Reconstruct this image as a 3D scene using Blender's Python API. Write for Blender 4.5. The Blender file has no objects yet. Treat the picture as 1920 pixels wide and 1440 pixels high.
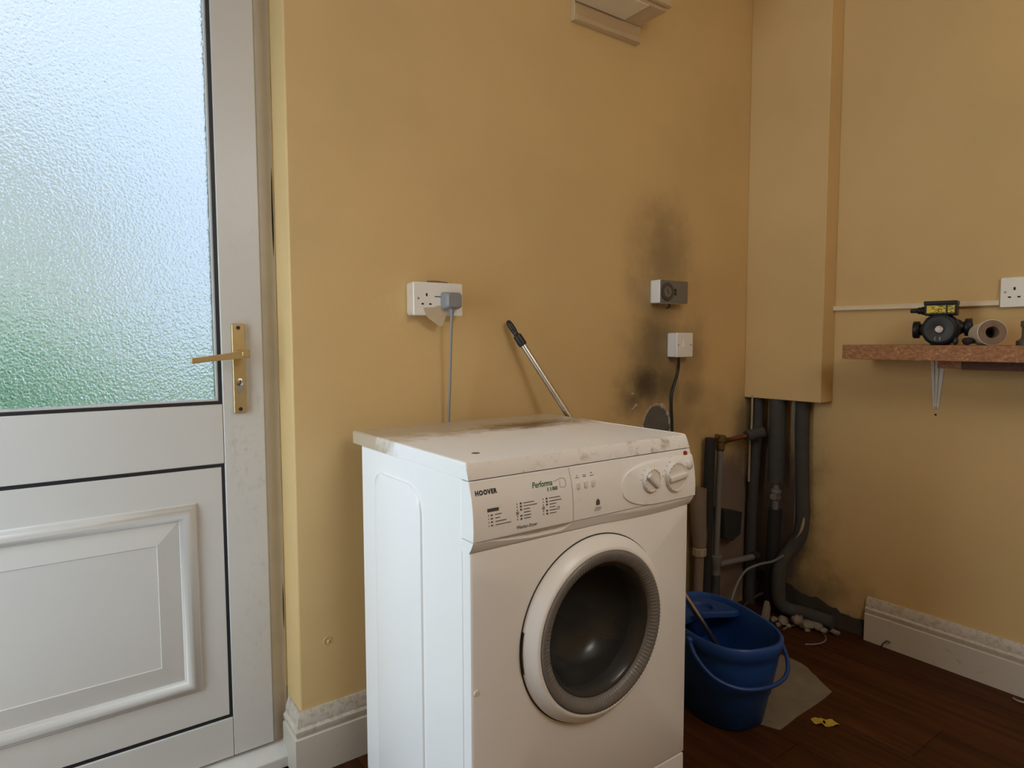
import bpy, bmesh, math, random
from mathutils import Vector, Matrix, noise as mnoise

random.seed(7)
scene = bpy.context.scene
R = math.radians

# ------------------------------------------------------------------ camera
CAM = Vector((-2.3225, -1.5297, 1.0652))
YAW, PITCH, ROLL = R(54.27), math.atan((720 - 638.16) / 1201.2), -0.0029
fw = Vector((math.cos(YAW), math.sin(YAW), 0))
rt = Vector((math.sin(YAW), -math.cos(YAW), 0))
F_ = fw * math.cos(PITCH) - Vector((0, 0, math.sin(PITCH)))
D_ = -(fw * math.sin(PITCH) + Vector((0, 0, math.cos(PITCH))))
rr = rt * math.cos(ROLL) - D_ * math.sin(ROLL)
dd = rt * math.sin(ROLL) + D_ * math.cos(ROLL)
camd = bpy.data.cameras.new('camera')
camd.sensor_width = 36
camd.lens = 36 * 1201.2 / 1920
camd.clip_start = 0.02
camo = bpy.data.objects.new('camera', camd)
M = Matrix.Identity(4)
for i in range(3):
    M[i][0], M[i][1], M[i][2], M[i][3] = rr[i], -dd[i], -F_[i], CAM[i]
camo.matrix_world = M
scene.collection.objects.link(camo)
scene.camera = camo

# ------------------------------------------------------------------ sky, exposure
SKY = 10.5
world = bpy.data.worlds.new('sky')
scene.world = world
world.use_nodes = True
wn, wl = world.node_tree.nodes, world.node_tree.links
wn.clear()
wo = wn.new('ShaderNodeOutputWorld')
wb = wn.new('ShaderNodeBackground')
wt = wn.new('ShaderNodeTexCoord')
ws = wn.new('ShaderNodeSeparateXYZ')
wr = wn.new('ShaderNodeValToRGB')
wl.new(wt.outputs['Generated'], ws.inputs[0])
wl.new(ws.outputs['Z'], wr.inputs[0])
wr.color_ramp.elements[0].position = 0.0
wr.color_ramp.elements[0].color = (0.60, 0.69, 0.78, 1)
wr.color_ramp.elements[1].position = 0.80
wr.color_ramp.elements[1].color = (0.86, 0.99, 1.12, 1)
wc = wn.new('ShaderNodeTexNoise')
wc.inputs['Scale'].default_value = 2.2
wc.inputs['Detail'].default_value = 4
wl.new(wt.outputs['Generated'], wc.inputs['Vector'])
wcr = wn.new('ShaderNodeValToRGB')
wcr.color_ramp.elements[0].position, wcr.color_ramp.elements[0].color = 0.40, (0.84, 0.98, 1.16, 1)
wcr.color_ramp.elements[1].position, wcr.color_ramp.elements[1].color = 0.60, (1.14, 1.06, 0.98, 1)
wl.new(wc.outputs['Fac'], wcr.inputs[0])
wm = wn.new('ShaderNodeMix'); wm.data_type = 'RGBA'; wm.blend_type = 'MULTIPLY'; wm.inputs[0].default_value = 1.0
wl.new(wr.outputs[0], wm.inputs[6]); wl.new(wcr.outputs[0], wm.inputs[7])
wl.new(wm.outputs[2], wb.inputs['Color'])
wb.inputs['Strength'].default_value = SKY
wl.new(wb.outputs[0], wo.inputs[0])

vs = scene.view_settings
vs.view_transform = 'Standard'
vs.look = 'None'
vs.gamma = 1
vs.use_curve_mapping = False
vs.exposure = 0.0
scene.cycles.max_bounces = 14
scene.cycles.diffuse_bounces = 8
scene.cycles.transmission_bounces = 10
scene.cycles.transparent_max_bounces = 12
scene.cycles.sample_clamp_indirect = 6.0

def portal(name, loc, rot, sx, sy):
    l = bpy.data.lights.new(name, 'AREA')
    l.shape = 'RECTANGLE'
    l.size, l.size_y = sx, sy
    l.cycles.is_portal = True
    o = bpy.data.objects.new(name, l)
    o.location, o.rotation_euler = loc, rot
    scene.collection.objects.link(o)
# unseen openings added for daylight from the left: (wall, from, to, sill, head)
WX, ZC, YF = -2.85, 2.60, -3.0          # left wall, ceiling, wall behind the camera
ADDED_WINS = [('left', -0.62, -0.10, 0.20, 1.92)]
# portals guide the sky sampling through those openings (they add no light of their own)
for (w_, a_, b_, z0_, z1_) in ADDED_WINS:
    if w_ == 'back': portal('window_portal', ((a_ + b_) / 2, 0.14, (z0_ + z1_) / 2), (R(-90), 0, 0), b_ - a_, z1_ - z0_)
    elif w_ == 'roof': portal('window_portal', ((a_ + b_) / 2, (z0_ + z1_) / 2, ZC + .12), (0, 0, 0), b_ - a_, z1_ - z0_)
    else: portal('window_portal', (WX - 0.13, (a_ + b_) / 2, (z0_ + z1_) / 2), (0, R(-90), 0), z1_ - z0_, b_ - a_)

# ------------------------------------------------------------------ node helpers
MATS = {}
class NT:
    def __init__(s, name):
        s.m = bpy.data.materials.new(name)
        s.m.use_nodes = True
        s.n, s.l = s.m.node_tree.nodes, s.m.node_tree.links
        s.p = s.n['Principled BSDF']
        s.tc = s.n.new('ShaderNodeTexCoord')
        s.co = s.tc.outputs['Object']
        s._xyz = None
        MATS[name] = s.m
    def link(s, a, b): s.l.new(a, b)
    def setin(s, sock, v):
        if isinstance(v, bpy.types.NodeSocket): s.l.new(v, sock)
        else: sock.default_value = v
    def math(s, op, a, b=0.0, clamp=False):
        q = s.n.new('ShaderNodeMath'); q.operation = op; q.use_clamp = clamp
        s.setin(q.inputs[0], a); s.setin(q.inputs[1], b)
        return q.outputs[0]
    def noise(s, scale, detail=3, rough=0.55, vec=None, dist=0.0):
        q = s.n.new('ShaderNodeTexNoise')
        q.inputs['Scale'].default_value = scale
        q.inputs['Detail'].default_value = detail
        q.inputs['Roughness'].default_value = rough
        q.inputs['Distortion'].default_value = dist
        s.l.new(vec or s.co, q.inputs['Vector'])
        return q.outputs['Fac']
    def scaled(s, sc):
        q = s.n.new('ShaderNodeMapping'); q.inputs['Scale'].default_value = sc
        s.l.new(s.co, q.inputs['Vector'])
        return q.outputs[0]
    def rng(s, v, a, b, c=0.0, d=1.0):
        q = s.n.new('ShaderNodeMapRange'); q.interpolation_type = 'SMOOTHSTEP'
        s.setin(q.inputs[0], v)
        for k, x in zip((1, 2, 3, 4), (a, b, c, d)): q.inputs[k].default_value = x
        return q.outputs[0]
    def mix(s, fac, a, b):
        q = s.n.new('ShaderNodeMix'); q.data_type = 'RGBA'
        s.setin(q.inputs[0], fac)
        for k, x in ((6, a), (7, b)):
            if isinstance(x, tuple): q.inputs[k].default_value = (*x[:3], 1)
            else: s.l.new(x, q.inputs[k])
        return q.outputs[2]
    def xyz(s):
        if s._xyz is None:
            q = s.n.new('ShaderNodeSeparateXYZ'); s.l.new(s.co, q.inputs[0]); s._xyz = q.outputs
        return s._xyz
    def blob(s, i, j, ci, cj, ri, rj, hard=0.0, wob=None):
        """soft elliptical mask on the object's axes i, j"""
        o = s.xyz()
        a = s.math('MULTIPLY', s.math('SUBTRACT', o[i], ci), 1 / ri)
        b = s.math('MULTIPLY', s.math('SUBTRACT', o[j], cj), 1 / rj)
        d = s.math('SQRT', s.math('ADD', s.math('MULTIPLY', a, a), s.math('MULTIPLY', b, b)))
        if wob is not None: d = s.math('ADD', d, wob)
        return s.rng(d, 1.0, hard, 0.0, 1.0)
    def bump(s, h, strength, dist=0.002):
        q = s.n.new('ShaderNodeBump')
        q.inputs['Strength'].default_value = strength
        q.inputs['Distance'].default_value = dist
        s.l.new(h, q.inputs['Height'])
        s.l.new(q.outputs[0], s.p.inputs['Normal'])
        return q.outputs[0]
    def base(s, c, rough=0.5, metal=0.0, spec=0.5):
        s.setin(s.p.inputs['Base Color'], (*c, 1) if isinstance(c, tuple) else c)
        s.setin(s.p.inputs['Roughness'], rough)
        s.p.inputs['Metallic'].default_value = metal
        s.p.inputs['Specular IOR Level'].default_value = spec

def simple(name, c, rough=0.5, metal=0.0, var=0.10, scale=25.0, bump=0.05, spec=0.5, bscale=None):
    t = NT(name)
    n = t.noise(scale, 4)
    dark = tuple(x * (1 - var) for x in c)
    lite = tuple(min(1, x * (1 + var)) for x in c)
    t.base(t.mix(n, dark, lite), rough, metal, spec)
    if bump: t.bump(t.noise(bscale or scale * 6, 3), bump)
    return t.m

PAINT = (0.63, 0.445, 0.205)
def paint_mat(name, stains=None, bare=None):
    t = NT(name)
    col = t.mix(t.rng(t.noise(2.2, 4), 0.3, 0.7), tuple(x * 0.95 for x in PAINT), tuple(min(1, x * 1.04) for x in PAINT))
    if stains:
        wob = t.math('MULTIPLY', t.math('SUBTRACT', t.noise(9, 5, 0.6), 0.5), 0.9)
        f = None
        for (i, j, ci, cj, ri, rj, k) in stains:
            b = t.math('MULTIPLY', t.blob(i, j, ci, cj, ri, rj, 0.0, wob), k)
            f = b if f is None else t.math('MAXIMUM', f, b)
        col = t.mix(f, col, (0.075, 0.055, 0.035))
    if bare:
        wob = t.math('MULTIPLY', t.math('SUBTRACT', t.noise(14, 5, 0.6), 0.5), 0.5)
        for (i, j, ci, cj, ri, rj, c, hard) in bare:
            col = t.mix(t.blob(i, j, ci, cj, ri, rj, hard, wob), col, c)
    # small scuffs
    sc = t.rng(t.noise(38, 2, 0.5), 0.73, 0.80)
    col = t.mix(t.math('MULTIPLY', sc, 0.10), col, (0.30, 0.22, 0.13))
    t.base(col, 0.62, 0, 0.35)
    t.bump(t.math('ADD', t.noise(160, 3), t.math('MULTIPLY', t.noise(7, 3), 1.5)), 0.10)
    return t.m

M_wallA = paint_mat('cream_paint_stained', stains=[
    (0, 2, -0.650, 0.905, 0.19, 0.17, 0.97), (0, 2, -0.71, 0.86, 0.14, 0.10, 0.85), (0, 2, -0.56, 0.90, 0.19, 0.17, 0.80),
    (0, 2, -0.60, 1.03, 0.23, 0.34, 0.72), (0, 2, -0.59, 1.19, 0.22, 0.30, 0.55), (0, 2, -0.43, 1.00, 0.16, 0.26, 0.50),
    (0, 2, -0.56, 1.36, 0.23, 0.30, 0.55), (0, 2, -0.41, 0.87, 0.15, 0.13, 0.55),
    (0, 2, -0.52, 0.78, 0.42, 0.20, 0.42), (0, 2, -0.24, 0.12, 0.62, 0.62, 0.85), (0, 2, -0.07, 0.72, 0.13, 0.26, 0.60)],  # last two darken the pipe corner, low down and beside the boxing
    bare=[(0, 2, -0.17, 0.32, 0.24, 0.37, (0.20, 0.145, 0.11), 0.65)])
M_wallB = paint_mat('cream_paint_dark_corner', stains=[
    (1, 2, -0.08, 0.30, 0.30, 0.75, 0.85), (1, 2, -0.22, 0.05, 0.38, 0.30, 0.80), (1, 2, -0.36, 0.03, 0.28, 0.13, 0.65)],  # wall gets darker towards the pipe corner and the floor
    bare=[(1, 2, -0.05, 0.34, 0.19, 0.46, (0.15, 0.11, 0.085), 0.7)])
M_paint = paint_mat('cream_paint')
M_ceil = simple('ceiling_white', (0.82, 0.80, 0.74), 0.7, var=0.03, scale=4, bump=0.05)

# white plastics
def upvc(name, dirt):
    t = NT(name)
    c = t.mix(t.noise(5, 3), (0.545, 0.52, 0.485), (0.585, 0.56, 0.525))
    if dirt:
        wob = t.math('MULTIPLY', t.math('SUBTRACT', t.noise(12, 5, 0.6), 0.5), 1.2)
        m = t.blob(0, 2, 0.375, 0.80, 0.095, 0.30, 0.0, wob)
        m = t.math('MAXIMUM', m, t.math('MULTIPLY', t.blob(0, 2, 0.385, 0.40, 0.06, 0.48, 0.0, wob), 0.7))
        m = t.math('MAXIMUM', m, t.math('MULTIPLY', t.blob(0, 2, 0.39, 1.32, 0.06, 0.22, 0.0, wob), 0.5))
        sm = t.rng(t.noise(1, 5, 0.65, vec=t.scaled((48, 48, 30))), 0.50, 0.76)
        c = t.mix(t.math('MULTIPLY', t.math('MULTIPLY', m, sm), 0.50), c, (0.24, 0.22, 0.19))
        sp = t.rng(t.noise(95, 2, 0.5), 0.74, 0.79)
        c = t.mix(t.math('MULTIPLY', sp, 0.35), c, (0.25, 0.21, 0.17))
    t.base(c, 0.33, 0, 0.5)
    t.bump(t.noise(60, 2), 0.02)
    return t.m
M_upvc = upvc('white_upvc', True)
M_upvc2 = upvc('white_upvc_panel', False)
M_frame = simple('upvc_frame_grubby', (0.60, 0.575, 0.54), 0.4, var=0.12, scale=14, bump=0.03)
M_gasket = simple('black_rubber_gasket', (0.012, 0.013, 0.016), 0.5, var=0.2, bump=0.02)
t = NT('skirting_gloss')
c_ = t.mix(t.math('MULTIPLY', t.rng(t.noise(26, 5, 0.65), 0.60, 0.78), 0.6), (0.54, 0.485, 0.41), (0.27, 0.22, 0.16))
dust = t.math('MULTIPLY', t.rng(t.xyz()[2], 0.095, 0.125), t.rng(t.noise(70, 5, 0.7), 0.46, 0.62))
t.base(t.mix(t.math('MULTIPLY', dust, 0.65), c_, (0.36, 0.28, 0.18)), 0.45)
t.bump(t.noise(45, 4), 0.12)
M_skirt = t.m
M_brass = simple('satin_brass', (0.56, 0.445, 0.235), 0.36, 1.0, var=0.10, scale=60, bump=0.02)
M_steel = simple('brushed_steel', (0.60, 0.59, 0.57), 0.28, 1.0, var=0.08, scale=40, bump=0.02)
M_zinc = simple('dull_zinc', (0.36, 0.35, 0.32), 0.5, 1.0, var=0.15, scale=60, bump=0.05)
M_black = simple('black_plastic', (0.012, 0.012, 0.013), 0.42, var=0.2, bump=0.03)
M_hole = simple('dark_slot', (0.006, 0.005, 0.004), 0.8, var=0.2, bump=0)
M_sock = simple('white_accessory_plastic', (0.80, 0.775, 0.73), 0.35, var=0.04, scale=40, bump=0.02)
M_sockold = simple('yellowed_accessory_plastic', (0.60, 0.52, 0.41), 0.45, var=0.12, scale=40, bump=0.04)
M_greyplug = simple('grey_plug_plastic', (0.235, 0.24, 0.245), 0.45, var=0.05, bump=0.02)
M_greycable = simple('grey_cable', (0.25, 0.24, 0.22), 0.5, var=0.08, bump=0.02)
M_timer = simple('grey_timer_face', (0.165, 0.150, 0.120), 0.40, var=0.10, scale=40, bump=0.03)
M_dial = simple('timer_dial', (0.055, 0.050, 0.042), 0.45, var=0.2, scale=90, bump=0.03)
M_tape = simple('old_masking_tape', (0.55, 0.45, 0.31), 0.55, var=0.10, scale=20, bump=0.06)

def washer_mat(name, dirty):
    t = NT(name)
    c = t.mix(t.noise(4, 3), (0.88, 0.88, 0.88), (0.91, 0.91, 0.91))
    if dirty == 'top':
        o = t.xyz()
        wob = t.math('MULTIPLY', t.math('SUBTRACT', t.noise(16, 8, 0.72), 0.5), 0.34)
        yy = t.math('ADD', o[1], wob)
        band = t.rng(yy, 0.20, 0.35, 0.0, 1.0)
        c = t.mix(t.math('MULTIPLY', band, 0.80), c, (0.40, 0.29, 0.15))
        wob2 = t.math('MULTIPLY', t.math('SUBTRACT', t.noise(1, 6, 0.7, vec=t.scaled((22, 60, 22))), 0.5), 2.2)
        ring = t.blob(0, 1, 0.11, 0.300, 0.24, 0.085, 0.15, wob2)
        c = t.mix(t.math('MULTIPLY', ring, 0.95), c, (0.15, 0.085, 0.032))
        sp = t.rng(t.noise(70, 2), 0.74, 0.80)
        c = t.mix(t.math('MULTIPLY', sp, 0.5), c, (0.30, 0.24, 0.18))
        # grime on the sloping front band, heavier at the right corner
        fr = t.rng(o[1], -0.035, -0.050, 0.0, 1.0)
        gx = t.rng(o[0], -0.3, 0.32, 0.35, 1.0)
        gn = t.rng(t.noise(1, 5, 0.7, vec=t.scaled((22, 22, 40))), 0.50, 0.72)
        c = t.mix(t.math('MULTIPLY', t.math('MULTIPLY', fr, gx), t.math('MULTIPLY', gn, 0.75)), c, (0.34, 0.25, 0.14))
    elif dirty:
        sp = t.rng(t.noise(45, 4, 0.6), 0.66, 0.78)
        c = t.mix(t.math('MULTIPLY', sp, 0.22), c, (0.32, 0.26, 0.20))
    t.base(c, 0.30, 0, 0.5)
    return t.m
M_wtop = washer_mat('washer_worktop_enamel', 'top')
M_wbody = washer_mat('washer_enamel', False)
M_wfas = washer_mat('washer_fascia_plastic', True)
M_wknob = simple('washer_knob_plastic', (0.80, 0.78, 0.74), 0.35, var=0.03, bump=0.01)
M_wring = simple('silver_grey_plastic', (0.185, 0.175, 0.165), 0.33, 0.0, var=0.06, scale=30, bump=0.0)
M_seam = simple('dark_seam', (0.05, 0.045, 0.04), 0.8, bump=0)
M_ink = simple('black_print', (0.012, 0.012, 0.012), 0.5, bump=0)
M_inkgrey = simple('grey_print', (0.10, 0.095, 0.085), 0.5, bump=0)
M_inkgreen = simple('green_print', (0.035, 0.13, 0.055), 0.5, bump=0)
M_red = simple('red_lens', (0.30, 0.03, 0.015), 0.3, bump=0)
M_drum = simple('drum_steel', (0.28, 0.28, 0.28), 0.35, 1.0, var=0.1, bump=0.03)
M_rubber = simple('door_rubber', (0.045, 0.043, 0.040), 0.55, var=0.15, bump=0.04)
tg = NT('porthole_glass')
tg.base((0.055, 0.055, 0.053), 0.22)
tg.p.inputs['Alpha'].default_value = 0.62
M_port = tg.m

M_blue = simple('blue_bucket_plastic', (0.012, 0.060, 0.250), 0.38, var=0.12, scale=18, bump=0.03)
M_blue2 = simple('blue_bucket_plastic_dark', (0.010, 0.046, 0.190), 0.42, var=0.12, scale=18, bump=0.03)
M_lag = simple('grey_foam_lagging', (0.050, 0.046, 0.043), 0.85, var=0.25, scale=22, bump=0.25, bscale=90)
M_lag2 = simple('black_foam_lagging', (0.018, 0.017, 0.016), 0.85, var=0.30, scale=22, bump=0.25, bscale=90)
M_plpipe = simple('grey_plastic_pipe', (0.155, 0.150, 0.140), 0.5, var=0.15, scale=30, bump=0.05)
M_copper = simple('tarnished_copper', (0.30, 0.135, 0.075), 0.45, 1.0, var=0.35, scale=45, bump=0.10)
M_brassold = simple('tarnished_brass', (0.20, 0.135, 0.055), 0.5, 0.9, var=0.35, scale=60, bump=0.15)
M_waste = simple('pinkish_waste_pipe', (0.20, 0.150, 0.120), 0.5, var=0.12, scale=20, bump=0.04)
M_beige = simple('beige_pipe_nut', (0.34, 0.28, 0.19), 0.5, var=0.15, scale=40, bump=0.06)
M_plaster = simple('broken_plaster', (0.42, 0.34, 0.27), 0.9, var=0.30, scale=40, bump=0.5)
M_rubble = simple('grubby_rubble', (0.22, 0.175, 0.145), 0.9, var=0.35, scale=40, bump=0.5)
M_cement = simple('grey_cement', (0.120, 0.110, 0.100), 0.9, var=0.30, scale=30, bump=0.5)
M_masonry = simple('grimy_masonry', (0.050, 0.040, 0.033), 0.95, var=0.45, scale=28, bump=0.7)
M_vinyl = simple('grey_vinyl_offcut', (0.19, 0.155, 0.11), 0.6, var=0.40, scale=14, bump=0.08)
M_yellowscrap = simple('yellow_scrap', (0.48, 0.33, 0.035), 0.6, var=0.2, scale=60, bump=0.2)
M_pumpblk = simple('pump_black', (0.011, 0.011, 0.012), 0.42, var=0.2, bump=0.03, spec=0.3)
M_pumpface = simple('pump_face_plate', (0.020, 0.020, 0.021), 0.45, 0.0, var=0.12, scale=70, bump=0.02)
M_rollw = simple('white_wrapped_tube', (0.66, 0.60, 0.50), 0.55, var=0.12, scale=30, bump=0.08)
M_rollb = simple('brown_tube_end', (0.21, 0.135, 0.090), 0.8, var=0.25, scale=60, bump=0.3)
M_fitting = simple('grey_metal_fitting', (0.13, 0.125, 0.105), 0.55, 0.6, var=0.3, scale=60, bump=0.15)
M_whitemetal = simple('white_painted_steel', (0.68, 0.66, 0.62), 0.4, var=0.08, scale=40, bump=0.04)
M_trunk = simple('cream_trunking', (0.74, 0.63, 0.45), 0.45, var=0.06, scale=20, bump=0.03)
M_box = simple('cream_unit_plastic', (0.54, 0.40, 0.235), 0.5, var=0.06, scale=12, bump=0.03)
t = NT('yellow_rating_label')
o_ = t.xyz()
t.base(t.mix(t.rng(t.noise(1, 4, 0.7, vec=t.scaled((60, 90, 200))), 0.50, 0.56), (0.72, 0.55, 0.03), (0.16, 0.12, 0.02)), 0.45)
M_ylabel = t.m
t = NT('logo_sticker')
t.base(t.mix(t.rng(t.noise(1, 3, 0.6, vec=t.scaled((80, 90, 260))), 0.52, 0.60), (0.62, 0.58, 0.56), (0.40, 0.12, 0.14)), 0.4)
M_logo = t.m

def chip(name, a, b, c):
    t = NT(name)
    n1 = t.noise(1, 4, 0.7, vec=t.scaled((90, 70, 150)))
    col = t.mix(t.rng(n1, 0.35, 0.65), a, b)
    col = t.mix(t.rng(t.noise(120, 3, 0.6), 0.56, 0.70), col, c)
    t.base(col, 0.6)
    t.bump(n1, 0.2)
    return t.m
M_chip = chip('chipboard', (0.26, 0.105, 0.040), (0.40, 0.18, 0.075), (0.52, 0.30, 0.15))
M_batten = chip('dark_batten', (0.085, 0.020, 0.010), (0.12, 0.030, 0.012), (0.15, 0.05, 0.02))

def wood_mat(name, k):
    t = NT(name)
    g = t.noise(1, 5, 0.6, vec=t.scaled((38, 2.6, 10)), dist=0.6)
    a, b = (0.036 * k, 0.011 * k, 0.003 * k), (0.070 * k, 0.023 * k, 0.006 * k)
    col = t.mix(t.rng(g, 0.3, 0.7), a, b)
    col = t.mix(t.math('MULTIPLY', t.rng(t.noise(5, 4), 0.5, 0.75), 0.4), col, (0.030, 0.012, 0.005))
    t.base(col, 0.6, 0, 0.16)
    t.bump(g, 0.06)
    return t.m
M_wood = [wood_mat('laminate_oak_%s' % s, k) for s, k in (('mid', 1.0), ('dark', 0.85), ('light', 1.15))]
M_sub = simple('subfloor', (0.03, 0.02, 0.012), 0.9, bump=0)

# obscured door glass: rippled, rough refraction
t = NT('rippled_obscure_glass')
gl = t.n.new('ShaderNodeBsdfRefraction')
gl.inputs['Roughness'].default_value = 0.12
gl.inputs['IOR'].default_value = 1.30
GK = math.sqrt(1.12 / SKY)      # tinted: two faces pass about this share of the sky
gl.inputs['Color'].default_value = (GK, GK * 1.01, GK * 1.0, 1)
gs = t.n.new('ShaderNodeBsdfGlossy')
gs.inputs['Roughness'].default_value = 0.12
gs.inputs['Color'].default_value = (0.9, 0.9, 0.9, 1)
mx = t.n.new('ShaderNodeMixShader')
mx.inputs[0].default_value = 0.05
vo = t.n.new('ShaderNodeTexVoronoi')
vo.feature = 'SMOOTH_F1'
vo.inputs['Scale'].default_value = 1.0
dn = t.n.new('ShaderNodeTexNoise')
dn.inputs['Scale'].default_value = 60
mp = t.n.new('ShaderNodeVectorMath'); mp.operation = 'MULTIPLY_ADD'
mp.inputs[1].default_value = (215, 215, 190)
t.link(t.co, mp.inputs[0]); t.link(dn.outputs['Color'], mp.inputs[2]); t.link(t.co, dn.inputs['Vector'])
t.link(mp.outputs[0], vo.inputs['Vector'])
h = t.math('ADD', vo.outputs['Distance'], t.math('MULTIPLY', t.noise(420, 2), 0.45))
bn = t.n.new('ShaderNodeBump')
bn.inputs['Strength'].default_value = 0.75
bn.inputs['Distance'].default_value = 0.0028
t.link(h, bn.inputs['Height'])
t.link(bn.outputs[0], gl.inputs['Normal']); t.link(bn.outputs[0], gs.inputs['Normal'])
t.link(gl.outputs[0], mx.inputs[1]); t.link(gs.outputs[0], mx.inputs[2])
t.n.remove(t.p)
t.link(mx.outputs[0], t.n['Material Output'].inputs['Surface'])
M_obscure = t.m
# clear glass for the added window in the left wall
t = NT('added_window_glass')
ta = t.n.new('ShaderNodeBsdfTransparent'); ta.inputs[0].default_value = (0.95, 0.97, 0.96, 1)
tb = t.n.new('ShaderNodeBsdfGlossy'); tb.inputs['Roughness'].default_value = 0.02
mx = t.n.new('ShaderNodeMixShader'); mx.inputs[0].default_value = 0.05
t.link(ta.outputs[0], mx.inputs[1]); t.link(tb.outputs[0], mx.inputs[2])
t.n.remove(t.p)
t.link(mx.outputs[0], t.n['Material Output'].inputs['Surface'])
M_clear = t.m
M_lawn = simple('lawn', (0.22, 0.33, 0.17), 0.9, var=0.3, scale=3, bump=0.3)
M_hedge = simple('hedge_leaves', (0.27, 0.52, 0.34), 0.8, var=0.4, scale=8, bump=0.6)
M_render = simple('pale_render', (0.96, 0.93, 0.86), 0.85, var=0.04, scale=3, bump=0.1)
M_slate = simple('pale_roof', (0.85, 0.85, 0.84), 0.8, var=0.1, scale=6, bump=0.2)

# ------------------------------------------------------------------ mesh helpers
ORG = {}
class MB:
    def __init__(s): s.v, s.f, s.sm = [], [], []
    def add(s, vs_, fs, smooth=False):
        k = len(s.v)
        s.v += [Vector(q) for q in vs_]
        s.f += [tuple(i + k for i in q) for q in fs]
        s.sm += [smooth] * len(fs)
        return s
    def box(s, lo, hi):
        (a, b, c), (d, e, f) = lo, hi
        return s.add([(a, b, c), (d, b, c), (d, e, c), (a, e, c), (a, b, f), (d, b, f), (d, e, f), (a, e, f)],
                     [(0, 3, 2, 1), (4, 5, 6, 7), (0, 1, 5, 4), (1, 2, 6, 5), (2, 3, 7, 6), (3, 0, 4, 7)])
    def rings(s, rings, cap=True, closed=True, smooth=False):
        n = len(rings[0]); vs_, fs = [], []
        for r_ in rings: vs_ += r_
        for i in range(len(rings) - 1):
            for j in range(n if closed else n - 1):
                q = (j + 1) % n
                fs.append((i * n + j, i * n + q, (i + 1) * n + q, (i + 1) * n + j))
        k = len(s.v)
        s.add(vs_, fs, smooth)
        if cap and closed:
            s.f += [tuple(k + j for j in reversed(range(n))), tuple(k + (len(rings) - 1) * n + j for j in range(n))]
            s.sm += [False, False]
        return s
    def prism(s, poly, axis, a, b):
        """poly: 2D points on the two other axes (in x,y,z order), extruded along axis"""
        def pt(p, t_):
            q = list(p); q.insert(axis, t_); return tuple(q)
        return s.rings([[pt(p, a) for p in poly], [pt(p, b) for p in poly]])
    def lathe(s, prof, c, axis, n=32, cap=True, ref=None):
        """prof: (radius, distance along axis)"""
        ax = Vector(axis).normalized()
        u = ax.orthogonal().normalized() if ref is None else Vector(ref).normalized()
        w = ax.cross(u)
        c = Vector(c)
        rg = [[c + ax * h_ + (u * math.cos(2 * math.pi * j / n) + w * math.sin(2 * math.pi * j / n)) * max(r_, 1e-5)
               for j in range(n)] for r_, h_ in prof]
        return s.rings(rg, cap, True, True)
    def cyl(s, a, b, r, n=24, r2=None):
        a, b = Vector(a), Vector(b)
        return s.lathe([(r, 0), (r if r2 is None else r2, (b - a).length)], a, b - a, n)
    def tube(s, pts, r, n=12, sub=8, smooth_path=True):
        P = [Vector(p) for p in pts]
        if smooth_path and len(P) > 2:
            Q = []
            for i in range(len(P) - 1):
                p0, p1, p2, p3 = P[max(i - 1, 0)], P[i], P[i + 1], P[min(i + 2, len(P) - 1)]
                for k in range(sub):
                    t_ = k / sub
                    Q.append(0.5 * ((2 * p1) + (p2 - p0) * t_ + (2 * p0 - 5 * p1 + 4 * p2 - p3) * t_ ** 2 + (3 * p1 - p0 - 3 * p2 + p3) * t_ ** 3))
            Q.append(P[-1]); P = Q
        tg_ = [(P[min(i + 1, len(P) - 1)] - P[max(i - 1, 0)]).normalized() for i in range(len(P))]
        u = tg_[0].orthogonal().normalized()
        rg = []
        for i, p in enumerate(P):
            u = (u - tg_[i] * u.dot(tg_[i])).normalized()
            w = tg_[i].cross(u)
            rad = r(i / (len(P) - 1)) if callable(r) else r
            rg.append([p + (u * math.cos(2 * math.pi * j / n) + w * math.sin(2 * math.pi * j / n)) * rad for j in range(n)])
        return s.rings(rg, True, True, True)
    def sphere(s, c, r, n=16, m=10, sc=(1, 1, 1)):
        c = Vector(c)
        rg = []
        for i in range(m + 1):
            a = math.pi * i / m
            rg.append([c + Vector((sc[0] * r * max(math.sin(a), 1e-4) * math.cos(2 * math.pi * j / n),
                                   sc[1] * r * max(math.sin(a), 1e-4) * math.sin(2 * math.pi * j / n), -sc[2] * r * math.cos(a))) for j in range(n)])
        return s.rings(rg, True, True, True)
    def xform(s, mat): s.v = [mat @ q for q in s.v]; return s
    def build(s, name, m, parent=None, bevel=0.0, seg=2, base=True, sharp=40):
        me = bpy.data.meshes.new(name)
        if parent is not None: org = ORG[parent.name]
        elif base:
            lo = Vector([min(q[i] for q in s.v) for i in range(3)])
            hi = Vector([max(q[i] for q in s.v) for i in range(3)])
            org = Vector(((lo.x + hi.x) / 2, (lo.y + hi.y) / 2, lo.z))
        else: org = Vector((0, 0, 0))
        me.from_pydata([q - org for q in s.v], [], s.f)
        bm = bmesh.new(); bm.from_mesh(me)
        bmesh.ops.recalc_face_normals(bm, faces=bm.faces)
        bm.to_mesh(me); bm.free()
        me.polygons.foreach_set('use_smooth', [True] * len(me.polygons))
        me.set_sharp_from_angle(angle=R(sharp))
        me.materials.append(m)
        o = bpy.data.objects.new(name, me)
        scene.collection.objects.link(o)
        ORG[o.name] = org
        if parent is not None: o.parent = parent
        else: o.location = org
        if bevel:
            md = o.modifiers.new('bevel', 'BEVEL')
            md.width, md.segments, md.limit_method, md.angle_limit = bevel, seg, 'ANGLE', R(40)
            md.harden_normals = False
        return o

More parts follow.
